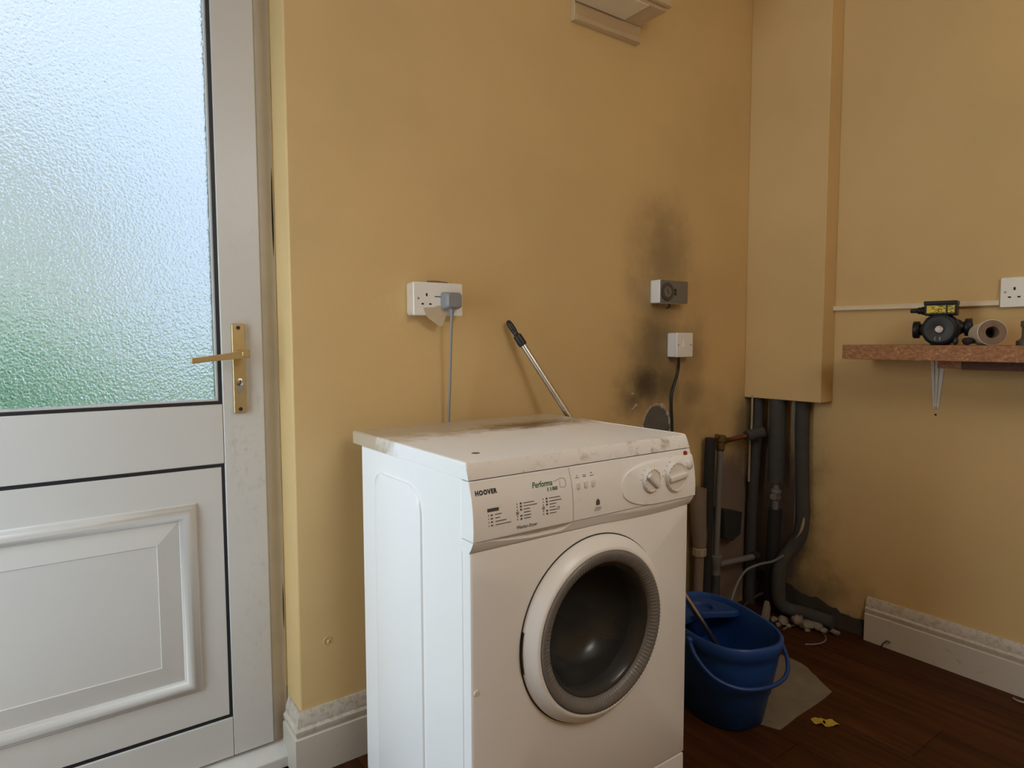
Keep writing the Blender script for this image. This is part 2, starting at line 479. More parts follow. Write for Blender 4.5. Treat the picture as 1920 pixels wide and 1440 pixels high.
def tag(o, label, cat, group=None, kind=None):
    o['label'], o['category'] = label, cat
    if group: o['group'] = group
    if kind: o['kind'] = kind
    return o
def thing(name, label, cat, loc, group=None, kind=None):
    o = bpy.data.objects.new(name, None)
    o.empty_display_size = 0.05
    scene.collection.objects.link(o)
    o.location = loc
    ORG[o.name] = Vector(loc)
    return tag(o, label, cat, group, kind)

def rrect(w, h, r, n=5, cx=0, cy=0):
    """rounded rectangle outline centred at cx, cy"""
    pts = []
    for (sx, sy, a0) in ((1, 1, 0), (-1, 1, 90), (-1, -1, 180), (1, -1, 270)):
        for k in range(n + 1):
            a = R(a0 + 90 * k / n)
            pts.append((cx + sx * (w / 2 - r) + r * math.cos(a), cy + sy * (h / 2 - r) + r * math.sin(a)))
    return pts
def jag(pts, amp, sub=4):
    """a polygon with broken, uneven edges"""
    out = []
    for i in range(len(pts)):
        a, b = Vector(pts[i]), Vector(pts[(i + 1) % len(pts)])
        n = Vector((-(b - a).y, (b - a).x)).normalized()
        for k in range(sub):
            q = a.lerp(b, k / sub) + n * (random.uniform(-amp, amp) if k else 0)
            out.append((q.x, q.y))
    return out

def text_mesh(body, size, shear=0.0, bold=0.0, space=1.0, depth=0.0003, align='LEFT', sx=1.0):
    cu = bpy.data.curves.new('tmp_text', 'FONT')
    cu.body, cu.size, cu.shear, cu.offset, cu.extrude, cu.align_x = body, size, shear, bold, depth, align
    cu.resolution_u = 3
    cu.space_character = space
    ob = bpy.data.objects.new('tmp_text', cu)
    scene.collection.objects.link(ob)
    bpy.context.view_layer.update()
    me = bpy.data.meshes.new_from_object(ob.evaluated_get(bpy.context.evaluated_depsgraph_get()))
    vs_ = [Vector((q.co.x * sx, q.co.y, q.co.z)) for q in me.vertices]
    fs = [tuple(p.vertices) for p in me.polygons]
    bpy.data.objects.remove(ob); bpy.data.curves.remove(cu); bpy.data.meshes.remove(me)
    return vs_, fs

# ================================================================== THE SETTING
XL = WX
DX0, DX1, DZ = -2.80, -1.862, 2.09    # door opening in the back wall
wt_ = 0.26

def structure(o, label, cat): return tag(o, label, cat, None, 'structure')

m = MB().box((XL - 0.3, YF - 0.3, -0.06), (0.3, 0.30, -0.012))
floor = structure(m.build('floor', M_sub, base=False), 'dark brown wood laminate floor', 'floor')
PW, PL = 0.192, 1.285
proto = {}
k = 0
x = -0.001
while x > XL:
    x0 = max(x - PW + 0.0012, XL)
    y = 0.0 - random.choice((0.0, 0.37, 0.74)) + 0.0
    y = 0.0 + [0.0, -0.45, -0.85, -0.2, -0.65][k % 5]
    top = True
    segs = []
    if y < 0: segs.append((y, 0.0))
    while y > YF:
        segs.append((max(y - PL, YF), y)); y -= PL
    for (a, b) in segs:
        if b - a < 0.01: continue
        MB().box((x0, a + 0.0006, -0.012), (x, b - 0.0006, 0.0)).build('plank', random.choice(M_wood), floor, bevel=0.0008, seg=1)
    x -= PW; k += 1

m = MB()
rl = [w_[1:] for w_ in ADDED_WINS if w_[0] == 'roof']
xs = sorted({XL - .3, .3, *[q[0] for q in rl], *[q[1] for q in rl]})
for xa, xb in zip(xs, xs[1:]):
    ys = [YF - .3]
    for q in sorted([q for q in rl if q[0] <= xa + 1e-6 and q[1] >= xb - 1e-6], key=lambda q: q[2]): ys += [q[2], q[3]]
    ys.append(.3)
    for ya, yb in zip(ys[::2], ys[1::2]): m.box((xa, ya, ZC), (xb, yb, ZC + .15))
structure(m.build('ceiling', M_ceil, base=False), 'plain white ceiling', 'ceiling')
def holed(m_, axis, d0, d1, a0, a1, holes):
    """wall slab spanning a0..a1, with rectangular holes (from, to, sill, head)"""
    xs = sorted({a0, a1, *[h_[0] for h_ in holes], *[h_[1] for h_ in holes]})
    for xa, xb in zip(xs, xs[1:]):
        zs = [-0.06]
        for h_ in sorted([h_ for h_ in holes if h_[0] <= xa + 1e-6 and h_[1] >= xb - 1e-6], key=lambda q: q[2]): zs += [h_[2], h_[3]]
        zs.append(ZC)
        for z0_, z1_ in zip(zs[::2], zs[1::2]):
            if z1_ - z0_ < 1e-4: continue
            if axis == 0: m_.box((xa, d0, z0_), (xb, d1, z1_))
            else: m_.box((d0, xa, z0_), (d1, xb, z1_))
    return m_
m = MB().box((DX1, 0, -0.06), (0.3, wt_, ZC))
hs_ = [(DX0, DX1, -0.06, DZ)] + [w_[1:] for w_ in ADDED_WINS if w_[0] == 'back']
holed(m, 0, 0, wt_, XL - 0.3, DX1, hs_)
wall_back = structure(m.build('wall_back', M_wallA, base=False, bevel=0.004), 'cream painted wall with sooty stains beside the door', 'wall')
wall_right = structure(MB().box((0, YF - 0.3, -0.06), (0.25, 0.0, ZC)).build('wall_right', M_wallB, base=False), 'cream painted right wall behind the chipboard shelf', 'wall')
m = holed(MB(), 1, XL - 0.25, XL, YF - 0.3, 0.0, [w_[1:] for w_ in ADDED_WINS if w_[0] == 'left'])
structure(m.build('wall_left', M_paint, base=False), 'cream painted left wall with an added window', 'wall')
structure(MB().box((XL, YF - 0.25, -0.06), (0, YF, ZC)).build('wall_front', M_paint, base=False), 'cream painted wall opposite the washing machine', 'wall')

# windows added out of view to bring in side light
for i_, (w_, a_, b_, z0_, z1_) in enumerate(ADDED_WINS):
    def bx_(m_, a0, a1, z0, z1, d0, d1):
        if w_ == 'back': m_.box((a0, .11 + d0, z0), (a1, .11 + d1, z1))
        elif w_ == 'roof': m_.box((a0, z0, ZC + .10 + d0), (a1, z1, ZC + .10 + d1))
        else: m_.box((XL - .10 - d1, a0, z0), (XL - .10 - d0, a1, z1))
        return m_
    win = thing('window_%d' % (i_ + 1), 'added unseen white framed window giving side light from the left wall', 'window',
                ((a_ + b_) / 2, .11, z0_) if w_ == 'back' else ((a_ + b_) / 2, (z0_ + z1_) / 2, ZC + .1) if w_ == 'roof' else (XL - .1, (a_ + b_) / 2, z0_), kind='structure')
    m = MB(); f_ = .04
    for q in ((a_, b_, z0_, z0_ + f_), (a_, b_, z1_ - f_, z1_), (a_, a_ + f_, z0_ + f_, z1_ - f_), (b_ - f_, b_, z0_ + f_, z1_ - f_)): bx_(m, *q, -.03, .03)
    m.build('window_frame', M_upvc2, win)
    bx_(MB(), a_ + f_, b_ - f_, z0_ + f_, z1_ - f_, -.003, .003).build('pane', M_clear, win)

# damaged plaster on the back wall: a knocked-out patch with a torn paint lip
pat = [(-.600, .640), (-.635, .660), (-.658, .705), (-.662, .775), (-.652, .80), (-.640, .818), (-.620, .832), (-.596, .838), (-.574, .834), (-.558, .829), (-.541, .812), (-.530, .795), (-.522, .765), (-.519, .715), (-.535, .665), (-.565, .645)]
MB().prism(jag(pat, .002, 2), 1, -0.0012, 0.004).build('exposed_cement', M_cement, wall_back)
lip = MB()
for i in range(len(pat) - 1):
    a, b = pat[i], pat[i + 1]
    for k in range(3):
        p = Vector(a).lerp(Vector(b), (k + .5) / 3)
        w_ = .0035 if i < 8 else .0075
        w_ *= random.uniform(.6, 1.3)
        lip.sphere((p.x, -.0005, p.y), w_, 8, 6, (1, .55, 1.3))
lip.build('torn_plaster_lip', M_plaster, wall_back)
lp = MB()
for (x_, z_) in ((-.705, .836), (-.712, .829), (-.698, .842), (-.716, .882)):
    lp.sphere((x_, -.0005, z_), .006, 8, 6, (1.2, .3, .7))
lp.build('paint_flake', M_plaster, wall_back)
# filled ring mark near the skirting
mk = MB()
mk.tube([(-1.792 + .009 * math.cos(a), -.0004, .318 + .010 * math.sin(a)) for a in [i * .5 for i in range(11)]], .0012, 6, 2)
mk.sphere((-1.789, 0, .316), .0045, 8, 6, (1, .5, 1))
mk.build('filled_screw_hole', M_paint, wall_back)
# bare masonry where the skirting is missing on the right wall
mp_ = [(-.03, .005), (-.03, .125), (-.10, .115), (-.16, .105), (-.22, .085), (-.28, .090), (-.34, .070), (-.40, .062), (-.463, .064), (-.463, .005)]
MB().prism(jag(mp_, .006, 4), 0, -.006, .004).build('bare_masonry_strip', M_masonry, wall_right)

# boxed-in pipe duct in the corner
structure(MB().box((-.0795, -.3144, .8366), (0, 0, ZC)).build('trim_1', M_paint, base=False, bevel=0.0025),
          'cream painted pipe boxing down the corner, ending above the pipes', 'pipe boxing')

# skirting boards
def skirt_profile(h, t_):
    return [(0, 0), (t_, 0), (t_, h * .62), (t_ * .80, h * .635), (t_ * .80, h * .66), (t_ * .92, h * .69), (t_ * .92, h * .745), (t_ * .62, h * .78), (t_ * .60, h * .86), (t_ * .40, h * .95), (t_ * .25, h), (0, h)]
pr_ = skirt_profile(.160, .020)
bb = thing('baseboard_back', 'chipped white skirting board wrapping the corner beside the door', 'skirting board', (-1.5, 0, 0), kind='structure')
# mitred run: reveal return (faces -x) then along the back wall (faces -y)
rg = []
rg.append([(-1.862 - d, .085, z) for d, z in pr_])
rg.append([(-1.862 - d, -d, z) for d, z in pr_])
rg.append([(-.95, -d, z) for d, z in pr_])
MB().rings(rg).build('skirting_length', M_skirt, bb)
bbr = thing('baseboard_right', 'dusty white skirting board along the right wall below the shelf', 'skirting board', (0, -1.5, 0), kind='structure')
pr2 = skirt_profile(.155, .020)
MB().rings([[(-d, -.464, z) for d, z in pr2], [(-d, YF, z) for d, z in pr2]]).build('skirting_length', M_skirt, bbr)

# fill lamp added behind the camera to light the room-facing surfaces
FILL_LAMP, FILL_LAMP_AT = 8.6, (-1.40, -2.1, 1.92)
lamp = thing('added_fill_lamp', 'added fill lamp, round and opal, unseen behind the camera', 'lamp', (FILL_LAMP_AT[0], FILL_LAMP_AT[1], FILL_LAMP_AT[2] - .192))
t = NT('fill_lamp_glass')
t.base((0.9, 0.85, 0.75), 0.4)
t.p.inputs['Emission Color'].default_value = (1.0, 1.0, 1.0, 1)
t.p.inputs['Emission Strength'].default_value = FILL_LAMP
MB().sphere(FILL_LAMP_AT, .32, 28, 16, (1, 1, .6)).build('fill_lamp_globe', t.m, lamp)
MB().lathe([(.05, 0), (.045, .02), (.006, .03), (.006, ZC - FILL_LAMP_AT[2] - .22), (.03, ZC - FILL_LAMP_AT[2] - .21), (.03, ZC - FILL_LAMP_AT[2] - .17)], (FILL_LAMP_AT[0], FILL_LAMP_AT[1], ZC), (0, 0, -1), 20).build('fill_lamp_flex', M_upvc2, lamp)

# ------------------------------------------------------------------ back door
LF, LB = .090, .150                    # leaf front / back
LX0, LX1, LZ0, LZ1 = -2.737, -1.903, .052, 2.035
door = thing('door_1', 'white plastic back door with obscured glass above a moulded panel', 'door', ((LX0 + LX1) / 2, LF, 0), kind='structure')
GX0, GX1, GZ0, GZ1 = LX0 + .094, -1.9975, .917, 1.94
PX0, PX1, PZ0, PZ1 = LX0 + .094, -1.9965, .150, .776
def rect_ring(m_, xa, xb, za, zb, w, ya, yb):
    """mitred rectangular frame of four bars"""
    o = [(xa, za), (xb, za), (xb, zb), (xa, zb)]
    i = [(xa + w, za + w), (xb - w, za + w), (xb - w, zb - w), (xa + w, zb - w)]
    for k in range(4):
        q = [o[k], o[(k + 1) % 4], i[(k + 1) % 4], i[k]]
        m_.prism(q, 1, ya, yb)
for nm, (xa, xb, za, zb) in {'stile': (GX1, LX1, LZ0, LZ1), 'hinge_stile': (LX0, GX0, LZ0, LZ1)}.items():
    MB().box((xa, LF, za), (xb, LB, zb)).build(nm, M_upvc, door, bevel=.0025)
for (za, zb, nm) in ((PZ1, GZ0, 'middle_rail'), (LZ0, PZ0, 'bottom_rail'), (GZ1, LZ1, 'top_rail')):
    MB().box((GX0 + .0006, LF + .0003, za), (GX1 - .0006, LB, zb)).build(nm, M_upvc, door, bevel=.002)
# sloped glazing bead + black gasket + pane
m = MB(); rect_ring(m, GX0, GX1, GZ0, GZ1, .0075, LF + .004, LB - .02); m.build('glazing_gasket', M_gasket, door)
m = MB(); rect_ring(m, GX0 + .0075, GX1 - .0075, GZ0 + .0075, GZ1 - .0075, .004, LF + .012, LB - .02); m.build('glazing_spacer', M_whitemetal, door)
MB().box((GX0 + .004, LF + .020, GZ0 + .004), (GX1 - .004, LF + .026, GZ1 - .004)).build('glass_pane', M_obscure, door)
m = MB(); rect_ring(m, PX0, PX1, PZ0, PZ1, .0085, LF + .004, LB - .02); m.build('panel_gasket', M_gasket, door)
panel = MB().box((PX0 + .0085, LF + .003, PZ0 + .0085), (PX1 - .0085, LB - .02, PZ1 - .0085)).build('panel', M_upvc2, door, bevel=.001)
# raised moulding around a sloped field
MX1, MZ0, MZ1 = -2.062, .237, .690
MX0 = PX0 + PX1 - MX1
prof = [(0, .0), (.004, .005), (.010, .007), (.013, .0125), (.022, .015), (.029, .012), (.032, .006), (.036, .004), (.038, .0)]
rg = []
for d, h_ in prof:
    rg.append([(MX0 + d, LF + .003 - h_, MZ0 + d), (MX1 - d, LF + .003 - h_, MZ0 + d), (MX1 - d, LF + .003 - h_, MZ1 - d), (MX0 + d, LF + .003 - h_, MZ1 - d)])
MB().rings(rg, cap=False).build('panel_moulding', M_upvc2, panel, sharp=60)
rg = []
for d, h_ in ((.0385, .0002), (.084, .0085), (.0855, .0065), (.0885, .0065)):
    rg.append([(MX0 + d, LF + .003 - h_, MZ0 + d), (MX1 - d, LF + .003 - h_, MZ0 + d), (MX1 - d, LF + .003 - h_, MZ1 - d), (MX0 + d, LF + .003 - h_, MZ1 - d)])
m = MB().rings(rg, cap=False)
k = len(m.v)
m.add(rg[-1], [(0, 1, 2, 3)])
m.build('raised_field', M_upvc2, panel, sharp=8)
# lever handle on a long backplate
PLY = LF - .008
hx = -1.960
hand = MB().prism(rrect(.029, .213, .004, 4, hx, 1.0), 1, PLY, LF).build('handle', M_brass, door, bevel=.0015)
hand['label'] = 'satin brass lever handle on a long backplate'
m = MB().lathe([(.0105, 0), (.0105, .012), (.0085, .016), (.0085, .050), (.0085, .056)], (hx + .003, PLY, 1.036), (0, -1, 0), 20)
lev = []
for t_, (px, py, pz) in enumerate([(hx + .012, PLY - .048, 1.036), (hx - .004, PLY - .050, 1.035), (hx - .030, PLY - .052, 1.031), (hx - .075, PLY - .053, 1.026), (hx - .112, PLY - .054, 1.0215)]):
    hh = (.0095, .0095, .0075, .0065, .006)[t_]; dd_ = .0055
    lev.append([(px, py - dd_, pz - hh), (px, py + dd_, pz - hh), (px, py + dd_, pz + hh), (px, py - dd_, pz + hh)])
m.rings(lev)
m.build('lever', M_brass, hand, bevel=.0012)
MB().lathe([(.0088, 0), (.0088, .0035), (.0078, .004)], (hx, PLY, .968), (0, -1, 0), 24).build('lock_cylinder', M_steel, hand)
MB().prism(rrect(.011, .026, .0054, 5, hx, .952), 1, PLY - .003, PLY).build('cylinder_tail', M_zinc, hand)
MB().box((hx - .0012, PLY - .0042, .964), (hx + .0012, PLY - .0036, .975)).build('key_slot', M_hole, hand)
for z_ in (1.0965, .9035):
    MB().lathe([(.0048, 0), (.0044, .0012), (.003, .0008)], (hx, PLY, z_), (0, -1, 0), 16).build('screw', M_black, hand)
# frame, threshold
dfr = thing('trim_2', 'grubby white plastic door frame set in the reveal', 'door frame', (-2.33, .1, 0), kind='structure')
FB = wt_ - .02
m = MB()
m.box((LX1 + .003, LF + .018, .0), (DX1, FB, DZ)).box((DX0, LF + .018, 0), (LX0 - .003, FB, DZ)).box((LX0 - .003, LF + .018, LZ1 + .003), (LX1 + .003, FB, DZ))
m.build('frame', M_frame, dfr, bevel=.003)
m = MB().box((LX0 - .003, LB + .002, LZ0), (LX1 + .003, FB, LZ0 + .015)).box((LX1 - .008, LB + .002, LZ0), (LX1 + .003, FB, LZ1)).box((LX0 - .003, LB + .002, LZ0), (LX0 + .008, FB, LZ1)).box((LX0 - .003, LB + .002, LZ1 - .01), (LX1 + .003, FB, LZ1 + .003))
m.build('weather_stop', M_frame, dfr)
MB().prism([(.050, 0), (.050, .026), (.060, .036), (.125, .047), (FB, .047), (FB, 0)], 0, DX0, DX1 - .001).build('threshold', M_frame, dfr, bevel=.002)
# cracked filler down the frame / plaster joint
ck = MB()
pts = [(-1.8635 + random.uniform(-.0006, .0006), .1075, z_ / 100) for z_ in range(18, 208, 5)]
ck.tube(pts, .0016, 6, 2)
ck.build('filler_bead', M_paint, dfr)
MB().tube([(-1.8665, .1085, 1.50 - i * .02) for i in range(13)], lambda t_: .0002 + .0022 * math.sin(math.pi * t_), 6, 2).build('open_crack', M_hole, dfr)
MB().tube([(-1.8665, .1085, .46 - i * .02) for i in range(8)], lambda t_: .0002 + .0014 * math.sin(math.pi * t_), 6, 2).build('open_crack', M_hole, dfr)

# ------------------------------------------------------------------ outdoors, seen blurred through the glass
structure(MB().box((-14, wt_ + .02, -.25), (16, 24, -.10)).build('ground', M_lawn, base=False), 'lawn outside the back door', 'lawn')
bl = thing('outbuilding', 'pale rendered outbuilding blurred behind the obscured door glass', 'building', (-2.9, 6, -.1))
MB().box((-6.5, 5.0, -.1), (-1.72, 8.5, 2.0)).build('wall', M_render, bl)
m = MB()
m.prism([(-6.6, 1.95), (-1.62, 1.95), (-1.75, 2.25), (-2.3, 2.75), (-3.2, 3.05), (-6.6, 3.2)], 1, 4.95, 8.55)
m.build('roof', M_slate, bl, bevel=.03)
m = MB()
hd = random.Random(3)
for i in range(34):
    m.sphere((hd.uniform(-5.2, -2.15), hd.uniform(3.9, 4.5), hd.uniform(-.1, 1.05)), hd.uniform(.22, .38), 10, 7)
tag(m.build('hedge', M_hedge), 'green garden hedge blurred through the lower door glass', 'hedge')

# ================================================================== WASHING MACHINE
W0, W1 = -1.736, -1.138
WB, WT, WF = -.054, -.571, -.583       # worktop back, worktop front edge, body front
washer = thing('washing_machine', 'white front-loading washer dryer with a dirty top and two control knobs', 'washing machine', (-1.437, -.52, 0))
m = MB()
m.box((W0 + .002, -.5555, .02), (W0 + .014, -.100, .818)).box((W1 - .014, -.5555, .02), (W1 - .002, -.100, .818))
m.box((W0 + .014, -.112, .02), (W1 - .014, -.100, .818)).box((W0 + .014, -.5555, .02), (W1 - .014, -.112, .032))
cab = m.build('cabinet', M_wbody, washer, bevel=.003)
# pressed panel in the left side: wide, round-shouldered, with a soft edge
def side_outline(off):
    ya, yb, zt, zb, r_ = -.403 + off, -.178 - off, .772 - off, .05 + off, .035
    pts = [(ya, zb), (yb, zb)]
    for k in range(7):
        a = R(90 * k / 6); pts.append((yb - r_ + r_ * math.cos(a), zt - r_ + r_ * math.sin(a)))
    for k in range(7):
        a = R(90 + 90 * k / 6); pts.append((ya + r_ * 1.6 + r_ * 1.6 * math.cos(a), zt - r_ * 1.6 + r_ * 1.6 * math.sin(a)))
    return pts
rg = [[(W0 + .002 + dx_, y_, z_) for y_, z_ in side_outline(of)] for of, dx_ in ((0, .0005), (.002, -.0040), (.014, -.0065))]
MB().rings(rg).build('side_pressing', M_wbody, cab, sharp=50)
# worktop: rolled side rims, sloped front band
m = MB()
prf = [(WB, .8185), (WB, .847), (WB - .003, .8495), (WT + .006, .8495), (WT, .8485), (WT - .0035, .842), (WT - .0105, .8195), (WT - .0105, .8185)]
secs = []
for x_, sh in ((W0, .004), (W0 + .0015, .0012), (W0 + .005, 0), (W0 + .007, .0012), (W1 - .007, .0012), (W1 - .005, 0), (W1 - .0015, .0012), (W1, .004)):
    secs.append([(x_, y_, z_ - (sh if z_ > .84 else 0)) for y_, z_ in prf])
m.rings(secs)
top = m.build('worktop', M_wtop, washer, sharp=25)
MB().lathe([(.0085, 0), (.0075, .0006)], (-1.665, -.495, .8483), (0, 0, 1), 20).build('round_mark', M_inkgrey, top)

FPROF = [(-.5825, .8165), (-.586, .803), (-.591, .789), (-.5945, .770), (-.5965, .750), (-.5975, .730), (-.597, .7105)]
def surf(z):
    for (ya, za), (yb, zb) in zip(FPROF, FPROF[1:]):
        if zb <= z <= za: return ya + (yb - ya) * (za - z) / (za - zb)
    return FPROF[0][0] if z > .8 else FPROF[-1][0]
DSX = -1.5042
fas = MB().rings([[(x_, y_, z_) for y_, z_ in FPROF + [(-.5565, .7105), (-.5565, .8165)]] for x_ in (DSX + .0006, W1)]).build('control_panel', M_wfas, washer, bevel=.0012, sharp=30)
drw = MB().rings([[(x_, y_, z_) for y_, z_ in FPROF + [(-.5565, .7105), (-.5565, .8165)]] for x_ in (W0, DSX - .0006)]).build('detergent_drawer', M_wfas, washer, bevel=.0012, sharp=30)
MB().box((W0 + .004, -.578, .700), (W1 - .004, -.558, .8175)).build('inner_chassis', M_seam, washer)
# lip under the panel, scooped out below the drawer as its finger grip
LIP = [(-.5962, .7095), (-.5955, .7080), (-.5945, .7055), (-.589, .6965), (-.584, .6895), (-.579, .6870), (-.557, .6870), (-.557, .7095)]
def lip_y(z):
    for (ya, za), (yb, zb) in zip(LIP, LIP[1:6]):
        if zb <= z <= za: return ya + (yb - ya) * (za - z) / max(za - zb, 1e-6)
    return -.579
secs = []
for i in range(121):
    x_ = W0 + (W1 - W0) * i / 120
    t_ = (x_ + 1.708) / (-1.5085 + 1.708)
    bz = .006 * max(0, math.sin(math.pi * (x_ + 1.42) / .30)) if x_ > -1.42 else 0
    sec = [list(p) for p in LIP]
    if 0 < t_ < 1:
        w_ = min(1, t_ / .55) ** .8 * min(1, (1 - t_) / .10) ** .5      # slow on the left, rounded off on the right
        zl = .7085 - .0145 * w_
        sec[1] = [-.5955 + .020 * w_, .7080]
        sec[2] = [lip_y(zl), zl]
        sec[3] = [lip_y(min(zl - .001, .6965)), min(zl - .001, .6965)]
    secs.append([(x_, y_, z_ - (bz if 0 < j < 7 else 0)) for j, (y_, z_) in enumerate(sec)])
MB().rings(secs, smooth=True).build('panel_lip', M_wfas, washer, sharp=35)

# dial surround: a softly raised half-oval
cols = []
for i in range(31):
    x_ = -1.373 + (W1 - .0005 + 1.373) * i / 30
    u = max(-1, min(0, (x_ + 1.262) / .111))
    hb = .0475 * math.sqrt(max(0, 1 - u * u)) ** .9
    cols.append([(x_, surf(.757 + hb * v) - (.0030 if abs(v) < .99 and i > 0 else -.0008), .757 + hb * v) for v in (-1, -.97, -.8, -.5, -.2, .2, .5, .8, .97, 1)])
MB().rings(cols, cap=False, closed=False, smooth=True).build('dial_surround', M_wfas, fas, sharp=60)

def tick_ring(m_, c, r0, r1, angs, w, y_):
    for a in angs:
        u = Vector((math.cos(R(a)), 0, math.sin(R(a)))); v = Vector((-u.z, 0, u.x))
        q = [Vector(c) + u * r0 - v * w, Vector(c) + u * r1 - v * w, Vector(c) + u * r1 + v * w, Vector(c) + u * r0 + v * w]
        m_.add([(p.x, y_, p.z) for p in q] + [(p.x, y_ + .0004, p.z) for p in q], [(0, 1, 2, 3), (0, 4, 5, 1), (1, 5, 6, 2), (2, 6, 7, 3), (3, 7, 4, 0)])
def knob(cx, cz, r_, ang, ticks, nm):
    ys = surf(cz) - .0026
    kb = MB().lathe([(r_, -.004), (r_, .007), (r_ * .96, .0095), (r_ * .88, .0095), (r_ * .84, .0078), (0.0, .0078)], (cx, ys, cz), (0, -1, 0), 40).build(nm, M_wknob, fas, sharp=50)
    u = Vector((math.cos(R(ang)), 0, math.sin(R(ang)))); v = Vector((-u.z, 0, u.x))
    b = []
    for s_, h_ in ((1.0, .0075), (.75, .0155), (-.0, .0165)):
        w = .0045 * s_ + .0018
        b.append([Vector((cx, ys - h_, cz)) + u * (sx_ * r_ * .84) + v * (sy_ * w) for sx_, sy_ in ((1, 1), (-1, 1), (-1, -1), (1, -1))])
    MB().rings(b).build('grip_bar', M_wknob, kb, bevel=.0008)
    mt = MB(); tick_ring(mt, (cx, 0, cz), r_ * .87, r_ * .97, ticks, .0005, ys - .0100)
    mt.build('printed_ticks', M_inkgrey, kb)
    mt = MB(); tick_ring(mt, (cx, 0, cz), r_ * 1.10, r_ * 1.20, [a for a in ticks if 110 < a < 250], .0006, ys - .0010)
    mt.build('printed_scale', M_inkgrey, fas)
knob(-1.286, .7645, .0255, -40, range(40, 300, 22), 'spin_knob')
knob(-1.207, .7625, .0335, 6, range(100, 260, 18), 'programme_knob')
def pill(cx, cz, w, h_, pr_out, mat, nm):
    yb_ = surf(cz)
    rg_ = [[(x_, yb_ + .002, z_) for x_, z_ in rrect(w, h_, min(w, h_) * .49, 6, cx, cz)], [(x_, yb_ - pr_out * .7, z_) for x_, z_ in rrect(w, h_, min(w, h_) * .49, 6, cx, cz)], [(x_, yb_ - pr_out, z_) for x_, z_ in rrect(w * .75, h_ * .82, min(w, h_) * .36, 6, cx, cz)]]
    return MB().rings(rg_, smooth=True).build(nm, mat, fas, sharp=60)
for x_ in (-1.4885, -1.4690, -1.4495): pill(x_, .779, .0085, .0165, .0035, M_wknob, 'option_button')
pill(-1.1565, .784, .020, .024, .010, M_wknob, 'start_button')
MB().lathe([(.0068, -.003), (.0068, .001), (.0045, .0022), (.0, .0026)], (-1.1570, surf(.8060), .8060), (0, -1, 0), 24).build('red_indicator', M_red, fas, sharp=60)

def decal(name, parent, vf, x0, x1, zb, h, mat, off=.0006):
    """print a text or outline (in its own x,y) on the fascia, between x0..x1 with base zb and height h"""
    vs_, fs = vf
    ax, bx_ = min(v.x for v in vs_), max(v.x for v in vs_)
    ay, by_ = min(v.y for v in vs_), max(v.y for v in vs_)
    out = []
    for v in vs_:
        z_ = zb + (v.y - ay) / max(by_ - ay, 1e-9) * h
        out.append((x0 + (v.x - ax) / max(bx_ - ax, 1e-9) * (x1 - x0), surf(z_) - off - (.0002 if v.z > 0 else 0), z_))
    return MB().add(out, fs).build(name, mat, parent)
decal('brand_lettering', drw, text_mesh('HOOVER', .01, bold=.00055, space=1.22), -1.7265, -1.680, .7915, .0088, M_ink)
decal('range_lettering', drw, text_mesh('Performa', .01, shear=.25, bold=.00012), -1.601, -1.5525, .7885, .0108, M_inkgreen)
decal('model_lettering', drw, text_mesh('1100', .01, bold=.0003, space=1.1), -1.566, -1.5415, .7785, .0073, M_inkgreen)
decal('type_lettering', drw, text_mesh('Washer Dryer', .01, shear=.25, bold=.00012, space=1.05), -1.642, -1.594, .7175, .0080, M_inkgrey)
def bars(name, parent, rects, mat):
    m_ = MB()
    for (xa, xb, za, zb) in rects:
        y_ = surf((za + zb) / 2) - .0008
        m_.box((xa, y_, za), (xb, y_ + .0010, zb))
    return m_.build(name, mat, parent)
rc = [(-1.705, -1.6805, .7605, .7665)]
for i, ln in enumerate((.014, .010, .024, .034)):
    z_ = .7545 - .0062 * i
    rc += [(-1.7035, -1.7025, z_ - .0012, z_ + .0012), (-1.6985, -1.6945, z_ - .0012, z_ + .0012), (-1.6890, -1.6890 + ln, z_ - .0006, z_ + .0006)]
for xs, lens in ((-1.640, (.024, .031, .014, .015, .016, .015)), (-1.579, (.027, .030, .016, .014, .017, .016))):
    for i, ln in enumerate(lens):
        z_ = .7655 - .0057 * i
        rc += [(xs - .0006, xs + .0008, z_ - .0012, z_ + .0012), (xs + .015, xs + .015 + ln, z_ - .0006, z_ + .0006)]
        if i != 3: rc.append((xs + .0068, xs + .0105, z_ - .0017, z_ + .0017))
bars('printed_programme_list', drw, rc, M_inkgrey)
for (cx, cz) in ((-1.640, .7485), (-1.579, .7485), (-1.5425, .7440)):
    m = MB(); rect_ring(m, cx - .0026, cx + .0026, cz - .0027, cz + .0027, .0005, surf(cz) - .0008, surf(cz) + .0002)
    m.build('printed_box', M_inkgrey, drw)
m = MB()
m.tube([(x_, surf(z_) - .0004, z_) for x_, z_ in ((-1.5500, .7945), (-1.540, .7960), (-1.530, .7985), (-1.5225, .7975), (-1.5195, .792), (-1.5200, .785), (-1.5230, .7815), (-1.531, .7815), (-1.5350, .7835))], .0004, 6, 4)
m.tube([(x_, surf(z_) - .0004, z_) for x_, z_ in ((-1.535, .7835), (-1.5345, .789), (-1.533, .7940))], .0003, 6, 4)
m.build('printed_swoosh', M_inkgrey, drw)
for q_ in [(-1.4930, -1.4845, .7935, .7945), (-1.4735, -1.4655, .7935, .7945), (-1.4735, -1.4655, .7965, .7975), (-1.4540, -1.4450, .7940, .7950),
     (-1.4895, -1.4878, .7970, .7985), (-1.4515, -1.4480, .7985, .8000), (-1.294, -1.280, .7955, .7965), (-1.2155, -1.2035, .8030, .8040), (-1.161, -1.152, .7645, .7655)]: bars('button_print', fas, [q_], M_inkgrey)
